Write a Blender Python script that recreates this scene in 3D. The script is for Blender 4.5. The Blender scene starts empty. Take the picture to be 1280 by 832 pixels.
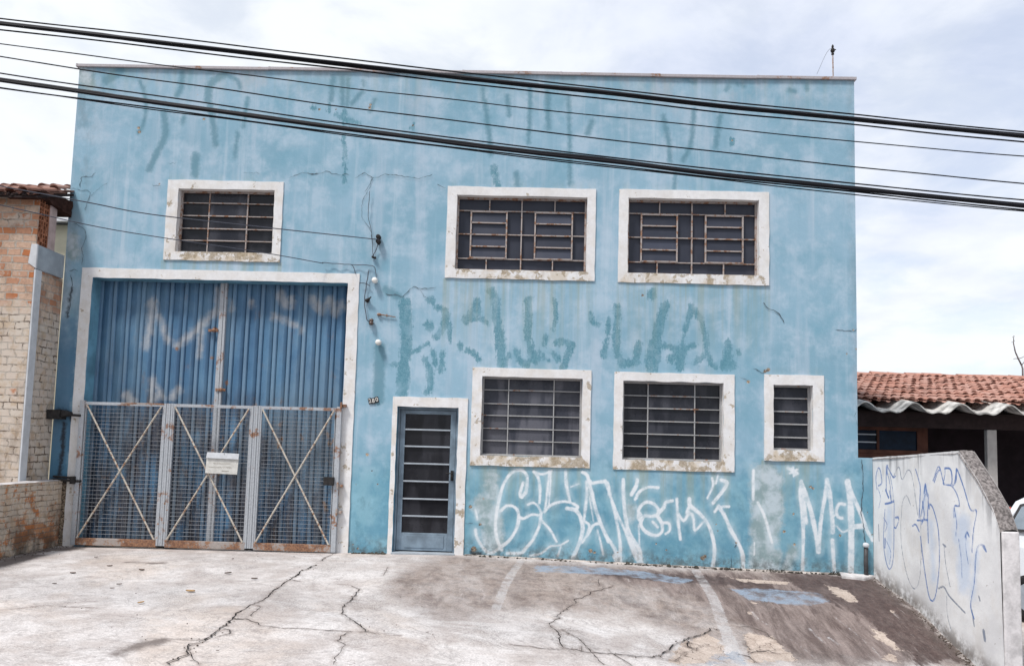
import bpy, math, random
import numpy as np
from mathutils import Vector, noise as mnoise

random.seed(7)
RNG = np.random.default_rng(7)
scene = bpy.context.scene
COL = scene.collection

# ------------------------------------------------------------------ camera
F_PX, CX, CY = 960.0, 640.0, 480.0          # focal length and principal point for a 1280 x 832 picture
YAW, PITCH, ROLL = (math.radians(a) for a in (1.06803, 4.6679, -1.50883))
CAM = np.array([0.0, -11.43635709, 1.55130595])


def rotation(y, p, r):
    cy, sy, cp, sp, cr, sr = math.cos(y), math.sin(y), math.cos(p), math.sin(p), math.cos(r), math.sin(r)
    rz = np.array([[cy, -sy, 0], [sy, cy, 0], [0, 0, 1]])
    rx = np.array([[1, 0, 0], [0, cp, -sp], [0, sp, cp]])
    ry = np.array([[cr, 0, sr], [0, 1, 0], [-sr, 0, cr]])
    return rz @ rx @ ry


ROT = rotation(YAW, PITCH, ROLL)
cam_data = bpy.data.cameras.new('camera')
cam_data.sensor_width = 36.0
cam_data.lens = F_PX / 1280.0 * 36.0
cam_data.shift_y = (CY - 416.0) / 1280.0
cam_data.clip_start = 0.05
cam_data.clip_end = 2000.0
cam = bpy.data.objects.new('camera', cam_data)
COL.objects.link(cam)
from mathutils import Matrix
right, fwd, up = ROT[:, 0], ROT[:, 1], ROT[:, 2]
mw = Matrix.Identity(4)
for i in range(3):
    mw[i][0], mw[i][1], mw[i][2], mw[i][3] = right[i], up[i], -fwd[i], CAM[i]
cam.matrix_world = mw
scene.camera = cam

# ------------------------------------------------------------------ light
SUN_EL, SUN_AZ = math.radians(60), math.radians(44)      # azimuth: degrees left of the camera's back
sun_dir = Vector((-math.sin(SUN_AZ) * math.cos(SUN_EL), -math.cos(SUN_AZ) * math.cos(SUN_EL), math.sin(SUN_EL)))
sun_data = bpy.data.lights.new('sun', 'SUN')
sun_data.energy = 2.1
sun_data.angle = math.radians(10)
sun_data.color = (1.0, 0.965, 0.92)
sun = bpy.data.objects.new('sun', sun_data)
COL.objects.link(sun)
sun.location = sun_dir * 40
sun.rotation_euler = sun_dir.to_track_quat('Z', 'Y').to_euler()

world = bpy.data.worlds.new('World')
scene.world = world
world.use_nodes = True
wt = world.node_tree
wt.nodes.clear()


def wn(kind, **kw):
    n = wt.nodes.new(kind)
    for k, v in kw.items():
        setattr(n, k, v)
    return n


w_out = wn('ShaderNodeOutputWorld')
w_bg = wn('ShaderNodeBackground')
w_bg.inputs['Strength'].default_value = 0.1
w_sky = wn('ShaderNodeTexSky', sky_type='NISHITA', sun_disc=False, sun_elevation=SUN_EL,
           sun_rotation=math.pi + SUN_AZ, air_density=1.0, dust_density=1.5, ozone_density=1.2)
w_tc = wn('ShaderNodeTexCoord')
w_sep = wn('ShaderNodeSeparateXYZ')
wt.links.new(w_tc.outputs['Generated'], w_sep.inputs[0])


def wmath(op, a, b=None, c=None):
    n = wn('ShaderNodeMath', operation=op)
    for i, v in enumerate((a, b, c)):
        if v is None:
            continue
        if isinstance(v, (int, float)):
            n.inputs[i].default_value = v
        else:
            wt.links.new(v, n.inputs[i])
    return n.outputs[0]


den = wmath('ADD', wmath('MAXIMUM', w_sep.outputs[2], 0.0), 0.22)
px_ = wmath('DIVIDE', w_sep.outputs[0], den)
py_ = wmath('DIVIDE', w_sep.outputs[1], den)
w_comb = wn('ShaderNodeCombineXYZ')
wt.links.new(px_, w_comb.inputs[0])
wt.links.new(py_, w_comb.inputs[1])
w_comb.inputs[2].default_value = 3.7
wn1 = wn('ShaderNodeTexNoise')
wn1.inputs['Scale'].default_value = 2.9
wn1.inputs['Detail'].default_value = 8
wn1.inputs['Roughness'].default_value = 0.58
wn1.inputs['Distortion'].default_value = 0.25
wt.links.new(w_comb.outputs[0], wn1.inputs['Vector'])
wn2 = wn('ShaderNodeTexNoise')
wn2.inputs['Scale'].default_value = 0.55
wn2.inputs['Detail'].default_value = 3
wt.links.new(w_comb.outputs[0], wn2.inputs['Vector'])
# thin places in the cloud deck
thin = wmath('ADD', wmath('MULTIPLY', wn1.outputs['Fac'], 0.65), wmath('MULTIPLY', wn2.outputs['Fac'], 0.35))
w_r = wn('ShaderNodeMapRange', interpolation_type='SMOOTHSTEP')
w_r.inputs['From Min'].default_value = 0.40
w_r.inputs['From Max'].default_value = 0.55
w_r.inputs['To Min'].default_value = 0.70
w_r.inputs['To Max'].default_value = 1.0
wt.links.new(thin, w_r.inputs['Value'])
# cloud brightness: white with pale lavender grey undersides
wn3 = wn('ShaderNodeTexNoise')
wn3.inputs['Scale'].default_value = 1.5
wn3.inputs['Detail'].default_value = 6
wn3.inputs['Roughness'].default_value = 0.55
w_off = wn('ShaderNodeVectorMath', operation='ADD')
wt.links.new(w_comb.outputs[0], w_off.inputs[0])
w_off.inputs[1].default_value = (5.3, 2.1, 8.0)
wt.links.new(w_off.outputs[0], wn3.inputs['Vector'])
w_cr = wn('ShaderNodeValToRGB')
w_cr.color_ramp.elements[0].position = 0.36
w_cr.color_ramp.elements[0].color = (0.73, 0.785, 0.92, 1)
w_cr.color_ramp.elements[1].position = 0.52
w_cr.color_ramp.elements[1].color = (0.91, 0.945, 0.985, 1)
wt.links.new(wn3.outputs['Fac'], w_cr.inputs[0])
w_sc = wn('ShaderNodeVectorMath', operation='SCALE')
w_sc.inputs['Scale'].default_value = 5.9
wt.links.new(w_cr.outputs[0], w_sc.inputs[0])
w_mix = wn('ShaderNodeMix', data_type='RGBA')
wt.links.new(w_r.outputs[0], w_mix.inputs[0])
wt.links.new(w_sky.outputs[0], w_mix.inputs[6])
wt.links.new(w_sc.outputs[0], w_mix.inputs[7])
wt.links.new(w_mix.outputs[2], w_bg.inputs['Color'])
wt.links.new(w_bg.outputs[0], w_out.inputs['Surface'])

vs = scene.view_settings
vs.view_transform = 'Standard'
vs.look = 'None'
vs.gamma = 1.0
vs.use_curve_mapping = False
vs.exposure = 0.88
scene.render.engine = 'CYCLES'
scene.cycles.use_denoising = True
scene.cycles.max_bounces = 6
scene.cycles.diffuse_bounces = 3
scene.cycles.caustics_reflective = False
scene.cycles.caustics_refractive = False


# ------------------------------------------------------------------ picture geometry (where real surfaces lie)
def ray(u, v):
    return ROT @ np.array([(u - CX) / F_PX, 1.0, -(v - CY) / F_PX])


def on_y(u, v, y=0.0):
    d = ray(u, v)
    return CAM + d * ((y - CAM[1]) / d[1])


def on_x(u, v, x):
    d = ray(u, v)
    return CAM + d * ((x - CAM[0]) / d[0])


RIGHT_X = 5.119                                  # face of the white boundary wall


def smooth_table(xs, ys, lo, hi, sigma, n=800):
    t = np.linspace(lo, hi, n)
    v = np.interp(t, xs, ys)
    s = sigma / (hi - lo) * n
    k = np.arange(-int(4 * s), int(4 * s) + 1)
    g = np.exp(-0.5 * (k / s) ** 2)
    g /= g.sum()
    p = np.pad(v, len(k) // 2, mode='edge')
    return t, np.convolve(p, g, mode='valid')[:n]


T_BASE = smooth_table([-7.2, -2.6, -.85, 2.08, 4.94, 5.12], [-.085, -.062, -.04, -.105, -.155, -.19], -9, 7, .15)
T_W = smooth_table([-7, -2.85, 0, 2.57, 5.12], [0, .12, .42, .82, 1], -9, 7, .5)
T_R = smooth_table([-30, -12, -8, -5, -3.2, -2.36, -1.94, -1.58, -1.2, -.82, -.38, 0, 1],
                   [1.35, 1.3, 1.22, 1.05, .75, .54, .435, .32, .225, .145, .085, 0, 0], -30, 1, .12, 3000)
T_L = smooth_table([-30, -12, -8, -4.6, -1.3, 0, 1], [.3, .28, .25, .12, 0.0, 0, 0], -30, 1, .3, 2000)
T_N = smooth_table([-30, -9, -6, -3, -1, 0, 4, 8], [-1.4, -1.35, -1.1, -.72, -.52, -.46, -.4, -.4], -30, 8, .3, 2000)


def ground_h(x, y):
    x = np.asarray(x, float)
    y = np.asarray(y, float)
    b = np.interp(x, *T_BASE)
    w = np.interp(x, *T_W)
    h = b - w * np.interp(y, *T_R) - (1 - w) * np.interp(y, *T_L)
    nb = np.interp(y, *T_N)
    k = np.clip((x - 5.18) / .06, 0, 1) * np.clip((y + 3.2) / .4, 0, 1)
    k = np.maximum(k, np.clip((x - 5.2) / 3, 0, 1))
    h = h * (1 - k) + nb * k
    behind = np.clip((y - .06) / .3, 0, 1) * np.where((x > -7) & (x < 5.0), 1, 0)
    return h * (1 - behind) + (-.25) * behind


def on_ground(u, v):
    d = ray(u, v)
    d = d / d[1]
    lo, hi = 2.0, 14.0
    t = np.linspace(lo, hi, 700)
    p = CAM[None] + d[None] * t[:, None]
    g = p[:, 2] - ground_h(p[:, 0], p[:, 1])
    i = np.argmax(g < 0)
    if g[i] >= 0:
        i = len(t) - 1
    a, b = t[i - 1], t[i]
    for _ in range(25):
        m = .5 * (a + b)
        q = CAM + d * m
        if q[2] - ground_h(q[0], q[1]) < 0:
            b = m
        else:
            a = m
    return CAM + d * a


def curve_pts(pts, step):
    """Catmull-Rom through pts, resampled about every step."""
    p = np.array(pts, float)
    if len(p) == 2:
        n = max(2, int(np.linalg.norm(p[1] - p[0]) / step) + 1)
        return p[0] + (p[1] - p[0]) * np.linspace(0, 1, n)[:, None]
    q = np.vstack([2 * p[0] - p[1], p, 2 * p[-1] - p[-2]])
    out = []
    for i in range(1, len(q) - 2):
        a, b, c, d = q[i - 1], q[i], q[i + 1], q[i + 2]
        n = max(2, int(np.linalg.norm(c - b) / step) + 1)
        t = np.linspace(0, 1, n, endpoint=False)[:, None]
        out.append(.5 * ((2 * b) + (c - a) * t + (2 * a - 5 * b + 4 * c - d) * t ** 2 + (3 * b - a - 3 * c + d) * t ** 3))
    out.append(p[-1:])
    return np.vstack(out)


def stroke_sd(field, P, line, w0, w1=None):
    """field = min(field, distance to polyline - half width) over sample points P (n,2)."""
    line = np.asarray(line, float)
    w1 = w0 if w1 is None else w1
    m = max(w0, w1) / 2 + .32
    lo, hi = line.min(0) - m, line.max(0) + m
    sel = np.nonzero((P[:, 0] > lo[0]) & (P[:, 0] < hi[0]) & (P[:, 1] > lo[1]) & (P[:, 1] < hi[1]))[0]
    if len(sel) == 0:
        return
    Q = P[sel]
    best = np.full(len(sel), 9.0)
    n = len(line) - 1
    for i in range(n):
        a, b = line[i], line[i + 1]
        ab = b - a
        L = ab @ ab
        if L < 1e-12:
            continue
        t = np.clip(((Q - a) @ ab) / L, 0, 1)
        d = np.hypot(*(Q - a - t[:, None] * ab).T) - .5 * (w0 + (w1 - w0) * (i + t) / n)
        best = np.minimum(best, d)
    field[sel] = np.minimum(field[sel], best)


def poly_sd(field, P, poly):
    poly = np.asarray(poly, float)
    lo, hi = poly.min(0) - .4, poly.max(0) + .4
    sel = np.nonzero((P[:, 0] > lo[0]) & (P[:, 0] < hi[0]) & (P[:, 1] > lo[1]) & (P[:, 1] < hi[1]))[0]
    if len(sel) == 0:
        return
    Q = P[sel]
    best = np.full(len(sel), 9.0)
    inside = np.zeros(len(sel), bool)
    n = len(poly)
    for i in range(n):
        a, b = poly[i], poly[(i + 1) % n]
        ab = b - a
        t = np.clip(((Q - a) @ ab) / max(ab @ ab, 1e-12), 0, 1)
        best = np.minimum(best, np.hypot(*(Q - a - t[:, None] * ab).T))
        c = (a[1] > Q[:, 1]) != (b[1] > Q[:, 1])
        with np.errstate(divide='ignore', invalid='ignore'):
            xi = (b[0] - a[0]) * (Q[:, 1] - a[1]) / (b[1] - a[1]) + a[0]
        inside ^= c & (Q[:, 0] < xi)
    best[inside] *= -1
    field[sel] = np.minimum(field[sel], best)


# ------------------------------------------------------------------ mesh helpers
class MB:
    def __init__(self):
        self.v, self.f, self.m = [], [], []

    def add(self, verts, faces, mat=0):
        o = len(self.v)
        self.v += [tuple(float(c) for c in p) for p in verts]
        self.f += [tuple(i + o for i in f) for f in faces]
        self.m += [mat] * len(faces)
        return self

    def box(self, lo, hi, mat=0):
        (a, b, c), (d, e, f) = lo, hi
        v = [(a, b, c), (d, b, c), (d, e, c), (a, e, c), (a, b, f), (d, b, f), (d, e, f), (a, e, f)]
        return self.add(v, [(0, 3, 2, 1), (4, 5, 6, 7), (0, 1, 5, 4), (1, 2, 6, 5), (2, 3, 7, 6), (3, 0, 4, 7)], mat)

    def hexa(self, bottom, top, mat=0):
        v = list(bottom) + list(top)
        return self.add(v, [(0, 3, 2, 1), (4, 5, 6, 7), (0, 1, 5, 4), (1, 2, 6, 5), (2, 3, 7, 6), (3, 0, 4, 7)], mat)

    def tube(self, pts, r, n=8, mat=0, caps=True, r1=None):
        pts = [Vector(p) for p in pts]
        k = len(pts)
        rings = []
        ref = None
        for i, p in enumerate(pts):
            t = (pts[min(i + 1, k - 1)] - pts[max(i - 1, 0)])
            if t.length < 1e-9:
                t = Vector((0, 0, 1))
            t.normalize()
            if ref is None:
                ref = Vector((0, 0, 1)) if abs(t.z) < .9 else Vector((1, 0, 0))
            a = t.cross(ref)
            if a.length < 1e-6:
                a = t.orthogonal()
            a.normalize()
            b = t.cross(a)
            ref = a.cross(t)
            rr = r[i] if isinstance(r, (list, tuple)) else (r if r1 is None else r + (r1 - r) * i / (k - 1))
            rings.append([p + (a * math.cos(2 * math.pi * j / n) + b * math.sin(2 * math.pi * j / n)) * rr for j in range(n)])
        v = [q for ring in rings for q in ring]
        f = [(i * n + j, i * n + (j + 1) % n, (i + 1) * n + (j + 1) % n, (i + 1) * n + j) for i in range(k - 1) for j in range(n)]
        if caps:
            f += [tuple(range(n))[::-1], tuple((k - 1) * n + j for j in range(n))]
        return self.add(v, f, mat)

    def bar(self, a, b, w, h, mat=0):
        """rectangular bar from a to b lying in a wall facing -Y: w in the wall plane, h along Y"""
        a, b = Vector(a), Vector(b)
        t = (b - a).normalized()
        n = Vector((0, 1, 0))
        s = t.cross(n).normalized() * (w / 2)
        d = n * (h / 2)
        q = lambda p: [p - s - d, p + s - d, p + s + d, p - s + d]
        return self.hexa(q(a), q(b), mat)

    def lathe(self, c, axis, prof, n=14, mat=0):
        axis = Vector(axis).normalized()
        a = axis.orthogonal().normalized()
        b = axis.cross(a)
        c = Vector(c)
        v = []
        for (r, h) in prof:
            for j in range(n):
                th = 2 * math.pi * j / n
                v.append(c + axis * h + (a * math.cos(th) + b * math.sin(th)) * r)
        k = len(prof)
        f = [(i * n + j, i * n + (j + 1) % n, (i + 1) * n + (j + 1) % n, (i + 1) * n + j) for i in range(k - 1) for j in range(n)]
        f += [tuple(range(n))[::-1], tuple((k - 1) * n + j for j in range(n))]
        return self.add(v, f, mat)

    def grid(self, A, nu, nv, mat=0):
        """A: array (nu*nv,3) in row-major u-slow order"""
        f = [(i * nv + j, (i + 1) * nv + j, (i + 1) * nv + j + 1, i * nv + j + 1) for i in range(nu - 1) for j in range(nv - 1)]
        return self.add(A, f, mat)


def world_loc(o):
    v = Vector((0, 0, 0))
    while o is not None:
        v += o.location
        o = o.parent
    return v


def build(name, mb, mats, parent=None, smooth=False, bevel=0.0, local=False, at=None):
    me = bpy.data.meshes.new(name)
    off = Vector((0, 0, 0))
    if not local:
        off = world_loc(parent) if parent is not None else Vector((0, 0, 0))
    loc = Vector((0, 0, 0))
    if at is not None:
        loc = Vector(at) - off
        off = Vector(at)
    me.from_pydata([(p[0] - off.x, p[1] - off.y, p[2] - off.z) for p in mb.v], [], mb.f)
    if not isinstance(mats, (list, tuple)):
        mats = [mats]
    for m in mats:
        me.materials.append(m)
    if len(mats) > 1:
        me.polygons.foreach_set('material_index', mb.m)
    if smooth:
        me.polygons.foreach_set('use_smooth', [True] * len(me.polygons))
    me.update()
    o = bpy.data.objects.new(name, me)
    COL.objects.link(o)
    o.location = loc
    if parent is not None:
        o.parent = parent
    if bevel:
        b = o.modifiers.new('bevel', 'BEVEL')
        b.width = bevel
        b.segments = 2
        b.limit_method = 'ANGLE'
        b.angle_limit = math.radians(40)
    return o


def fast_mesh(name, V, Fq, mat, parent=None, attrs=None, smooth=False):
    """numpy quads"""
    off = world_loc(parent) if parent is not None else Vector((0, 0, 0))
    V = np.asarray(V, np.float32) - np.array(off, np.float32)
    Fq = np.asarray(Fq, np.int32)
    me = bpy.data.meshes.new(name)
    me.vertices.add(len(V))
    me.vertices.foreach_set('co', V.ravel())
    me.loops.add(Fq.size)
    me.loops.foreach_set('vertex_index', Fq.ravel())
    me.polygons.add(len(Fq))
    me.polygons.foreach_set('loop_start', np.arange(0, Fq.size, 4, dtype=np.int32))
    me.update(calc_edges=True)
    me.validate()
    for k, a in (attrs or {}).items():
        at = me.attributes.new(k, 'FLOAT', 'POINT')
        at.data.foreach_set('value', np.asarray(a, np.float32))
    if smooth:
        me.polygons.foreach_set('use_smooth', np.ones(len(me.polygons), bool))
    me.materials.append(mat)
    o = bpy.data.objects.new(name, me)
    COL.objects.link(o)
    if parent is not None:
        o.parent = parent
    return o


def tag(o, label=None, cat=None, group=None, kind=None):
    if label:
        o['label'] = label
    if cat:
        o['category'] = cat
    if group:
        o['group'] = group
    if kind:
        o['kind'] = kind
    return o


def thing(name, loc, label, cat, group=None):
    o = bpy.data.objects.new(name, None)
    o.empty_display_size = .2
    COL.objects.link(o)
    o.location = loc
    return tag(o, label, cat, group)


# ------------------------------------------------------------------ material helpers
class NT:
    def __init__(self, name):
        self.mat = bpy.data.materials.new(name)
        self.mat.use_nodes = True
        self.t = self.mat.node_tree
        self.t.nodes.clear()
        self.out = self.n('ShaderNodeOutputMaterial')
        self.p = self.n('ShaderNodeBsdfPrincipled')
        self.t.links.new(self.p.outputs[0], self.out.inputs[0])
        g = self.n('ShaderNodeNewGeometry')
        self.pos = g.outputs['Position']

    def n(self, kind, **kw):
        x = self.t.nodes.new(kind)
        for k, v in kw.items():
            setattr(x, k, v)
        return x

    def put(self, sock, v):
        if isinstance(v, (int, float)):
            sock.default_value = v
        elif isinstance(v, (tuple, list)):
            sock.default_value = tuple(v) + ((1.0,) if len(v) == 3 and len(sock.default_value) == 4 else ())
        else:
            self.t.links.new(v, sock)

    def math(self, op, a, b=None, c=None, clamp=False):
        x = self.n('ShaderNodeMath', operation=op)
        x.use_clamp = clamp
        for i, v in enumerate((a, b, c)):
            if v is not None:
                self.put(x.inputs[i], v)
        return x.outputs[0]

    def vscale(self, s, off=(0, 0, 0), src=None):
        x = self.n('ShaderNodeMapping')
        self.put(x.inputs['Vector'], src if src is not None else self.pos)
        x.inputs['Scale'].default_value = s
        x.inputs['Location'].default_value = off
        return x.outputs[0]

    def noise(self, scale, detail=5, rough=.55, vec=None, dist=0.0):
        x = self.n('ShaderNodeTexNoise')
        self.put(x.inputs['Vector'], vec if vec is not None else self.pos)
        x.inputs['Scale'].default_value = scale
        x.inputs['Detail'].default_value = detail
        x.inputs['Roughness'].default_value = rough
        x.inputs['Distortion'].default_value = dist
        return x.outputs['Fac']

    def step(self, v, lo, hi, a=0.0, b=1.0):
        x = self.n('ShaderNodeMapRange', interpolation_type='SMOOTHSTEP')
        self.put(x.inputs['Value'], v)
        self.put(x.inputs['From Min'], lo)
        self.put(x.inputs['From Max'], hi)
        self.put(x.inputs['To Min'], a)
        self.put(x.inputs['To Max'], b)
        return x.outputs[0]

    def mix(self, f, a, b, mode='MIX'):
        x = self.n('ShaderNodeMix', data_type='RGBA', blend_type=mode)
        x.clamp_factor = True
        self.put(x.inputs[0], f)
        self.put(x.inputs[6], a)
        self.put(x.inputs[7], b)
        return x.outputs[2]

    def attr(self, name):
        x = self.n('ShaderNodeAttribute', attribute_name=name)
        return x.outputs['Fac']

    def sep(self, v=None):
        x = self.n('ShaderNodeSeparateXYZ')
        self.put(x.inputs[0], v if v is not None else self.pos)
        return x.outputs

    def comb(self, a, b, c):
        x = self.n('ShaderNodeCombineXYZ')
        for i, v in enumerate((a, b, c)):
            self.put(x.inputs[i], v)
        return x.outputs[0]

    def bump(self, h, strength=.3, dist=.01, normal=None):
        x = self.n('ShaderNodeBump')
        x.inputs['Strength'].default_value = strength
        x.inputs['Distance'].default_value = dist
        self.put(x.inputs['Height'], h)
        if normal is not None:
            self.t.links.new(normal, x.inputs['Normal'])
        self.t.links.new(x.outputs[0], self.p.inputs['Normal'])
        return x.outputs[0]

    def mask(self, sd, soft=.012, k=.03, nz=None, shift=0.0):
        """1 inside a painted shape, its edge broken by noise"""
        nz = nz if nz is not None else self.noise(28, 4, .6)
        d = self.math('ADD', sd, self.math('MULTIPLY', self.math('SUBTRACT', nz, .5), k))
        if shift:
            d = self.math('ADD', d, shift)
        return self.step(d, soft, -soft)

    def done(self, color, rough=.85, spec=.3, metal=0.0):
        self.put(self.p.inputs['Base Color'], color)
        self.put(self.p.inputs['Roughness'], rough)
        self.put(self.p.inputs['Specular IOR Level'], spec)
        self.put(self.p.inputs['Metallic'], metal)
        return self.mat


def simple(name, col, rough=.7, spec=.4, metal=0.0, var=.15, scale=9.0, bump=.0):
    m = NT(name)
    nz = m.noise(scale, 5, .6)
    dark = tuple(c * (1 - var) for c in col)
    lite = tuple(min(1, c * (1 + var)) for c in col)
    c = m.mix(m.step(nz, .3, .7), dark, lite)
    if bump:
        m.bump(m.noise(scale * 5, 4, .6), bump, .01)
    return m.done(c, rough, spec, metal)


def facade_material():
    m = NT('weathered_blue_plaster')
    x, y, z = m.sep()
    n_big = m.noise(.55, 5, .6, dist=.4)
    n_mid = m.noise(2.3, 6, .62)
    n_fine = m.noise(30, 5, .65)
    streak = m.noise(1.0, 5, .6, vec=m.vscale((3.2, 1, .22)))
    streak2 = m.noise(1.0, 6, .65, vec=m.vscale((9.0, 1, .55), (3, 0, 5)))
    c = m.mix(m.step(n_big, .34, .66), (.205, .36, .46), (.275, .425, .535))
    c = m.mix(m.math('MULTIPLY', m.step(n_mid, .42, .66), .8), c, (.40, .51, .61))
    c = m.mix(m.math('MULTIPLY', m.step(m.noise(1.15, 7, .66, vec=m.vscale((1, 1, .8), (12, 0, 3)), dist=.5), .50, .66), .6), c, (.165, .335, .435))
    streak3 = m.noise(1.0, 5, .6, vec=m.vscale((4.6, 1, .16), (8, 0, 3)))
    c = m.mix(m.math('MULTIPLY', m.step(streak3, .54, .70), .55), c, (.46, .55, .635))
    c = m.mix(m.math('MULTIPLY', m.step(streak, .50, .70), .50), c, (.42, .505, .60))
    c = m.mix(m.math('MULTIPLY', m.step(streak2, .52, .70), .40), c, (.205, .36, .455))
    # pinkish plaster where the paint has worn thin near the roof line
    pw = m.math('MULTIPLY', m.step(z, 6.2, 7.3), m.step(m.noise(1.9, 6, .65, vec=m.vscale((1, 1, .6), (9, 2, 4))), .5, .68))
    c = m.mix(m.math('MULTIPLY', pw, .5), c, (.46, .47, .52))
    # grime gathering along the outer edges and under the flashing
    eg = m.math('MAXIMUM', m.step(x, -6.5, -7.1), m.math('MAXIMUM', m.step(z, 7.12, 7.3), m.math('MULTIPLY', m.step(x, 4.72, 4.9), .7)))
    c = m.mix(m.math('MULTIPLY', m.math('MULTIPLY', eg, m.step(m.noise(3.0, 6, .68, vec=m.vscale((1.4, 1, .7), (1, 1, 1))), .40, .62)), .5), c, (.17, .23, .27))
    # a second, greener coat on the lowest storey up to the sills
    edge = m.math('ADD', z, m.math('MULTIPLY', m.math('SUBTRACT', m.noise(1.6, 5, .6), .5), 1.5))
    band = m.step(edge, 1.75, .85)
    lowc = m.mix(m.step(n_mid, .36, .64), (.095, .26, .36), (.175, .365, .45))
    lowc = m.mix(m.math('MULTIPLY', m.step(m.noise(5, 5, .6), .5, .7), .5), lowc, (.22, .44, .55))
    c = m.mix(m.math('MULTIPLY', band, .82), c, lowc)
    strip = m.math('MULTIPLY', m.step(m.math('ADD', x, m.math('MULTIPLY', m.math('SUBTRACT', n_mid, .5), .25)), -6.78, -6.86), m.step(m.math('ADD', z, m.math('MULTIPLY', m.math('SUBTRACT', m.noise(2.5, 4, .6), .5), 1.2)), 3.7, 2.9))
    c = m.mix(m.math('MULTIPLY', strip, .8), c, (.055, .145, .25))  # shade of the neighbouring brick house, put in as darker blue
    mold = m.math('MULTIPLY', band, m.step(m.noise(3.3, 7, .7, vec=m.vscale((1, 1, .7), (4, 0, 9))), .53, .68))
    c = m.mix(m.math('MULTIPLY', mold, .45), c, (.085, .19, .24))
    # old lettering that bleeds through
    tn = m.noise(24, 6, .72)
    tn2 = m.noise(6, 4, .6)
    gsd = m.math('ADD', m.attr('ghost'), m.math('MULTIPLY', m.math('SUBTRACT', m.noise(6.5, 5, .65, vec=m.vscale((1, 1, .7), (1, 1, 1))), .5), .12))
    gsd = m.math('ADD', gsd, m.math('MULTIPLY', m.math('SUBTRACT', m.noise(1.0, 4, .6, vec=m.vscale((26, 1, 4.5), (0, 0, 2))), .5), .13))
    teal = m.mask(gsd, .016, .15, tn, -.012)
    teal = m.math('MULTIPLY', teal, m.step(m.math('ADD', m.math('MULTIPLY', tn2, .6), m.math('MULTIPLY', m.noise(1.0, 4, .6, vec=m.vscale((9, 1, 2), (6, 0, 2))), .4)), .34, .56, .48, 1.0))
    tcol = m.mix(m.step(n_fine, .35, .65), (.07, .20, .265), (.115, .27, .335))
    teal = m.math('MULTIPLY', teal, m.step(m.noise(58, 4, .65), .30, .52, .5, 1.0))
    c = m.mix(m.math('MULTIPLY', teal, .92), c, tcol)
    faint = m.mask(m.attr('faint'), .035, .12, m.noise(16, 6, .7))
    c = m.mix(m.math('MULTIPLY', faint, .78), c, (.11, .235, .30))
    # drips from the sills
    dr = m.math('MULTIPLY', m.attr('drip'), m.step(m.noise(1.0, 4, .6, vec=m.vscale((7.5, 1, .25), (1, 0, 2))), .42, .66))
    c = m.mix(m.math('MULTIPLY', dr, .7), c, (.27, .315, .25))
    # scraped pale patches
    pale = m.mask(m.attr('pale'), .06, .26, m.noise(7, 6, .68), -.02)
    pcol = m.mix(m.step(m.noise(4.5, 5, .6), .38, .62), (.26, .335, .34), (.50, .56, .60))
    c = m.mix(m.math('MULTIPLY', pale, .85), c, pcol)
    # small worn specks
    speck = m.step(m.noise(62, 3, .6), .69, .74)
    c = m.mix(m.math('MULTIPLY', speck, .35), c, (.12, .22, .27))
    # white lettering
    wn_ = m.noise(38, 5, .7)
    tsd = m.math('ADD', m.attr('tagpaint'), m.math('MULTIPLY', m.math('SUBTRACT', m.noise(3.2, 4, .6), .5), .030))
    white = m.mask(tsd, .012, .022, wn_, .005)
    white = m.math('MULTIPLY', white, m.step(m.noise(7, 5, .65), .30, .58, .38, .93))
    haze = m.math('MULTIPLY', m.step(m.attr('tagpaint'), .085, -.02), m.step(m.noise(5, 5, .65, vec=m.vscale((1, 1, .5), (3, 3, 3))), .38, .66, .04, .5))
    c = m.mix(haze, c, (.55, .65, .70))
    c = m.mix(white, c, (.72, .75, .78))
    # chipped plaster
    chip = m.mask(m.attr('chip'), .006, .035, m.noise(55, 4, .6))
    ccol = m.mix(m.step(m.noise(40, 4, .6, vec=m.vscale((1, 1, 1), (4, 4, 4))), .38, .62), (.075, .05, .04), (.46, .36, .26))
    c = m.mix(chip, c, ccol)
    # soot, then dirt with contact shade painted in along the wall foot
    soot = m.mask(m.attr('soot'), .03, .16, m.noise(14, 6, .7))
    c = m.mix(m.math('MULTIPLY', soot, .9), c, (.028, .026, .03))
    foot = m.math('MULTIPLY', m.step(m.attr('foot'), .34, .0), m.step(m.noise(7, 7, .72), .40, .62))
    c = m.mix(m.math('MULTIPLY', foot, .75), c, (.085, .09, .085))
    h = m.math('ADD', m.math('MULTIPLY', m.noise(75, 4, .6), .35), m.math('MULTIPLY', m.noise(5.5, 5, .6), 1.2))
    h = m.math('SUBTRACT', h, m.math('MULTIPLY', chip, 1.0))
    h = m.math('SUBTRACT', h, m.math('MULTIPLY', pale, .25))
    m.bump(h, .33, .012)
    return m.done(c, m.step(n_fine, .3, .7, .78, .95), .22)


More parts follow.
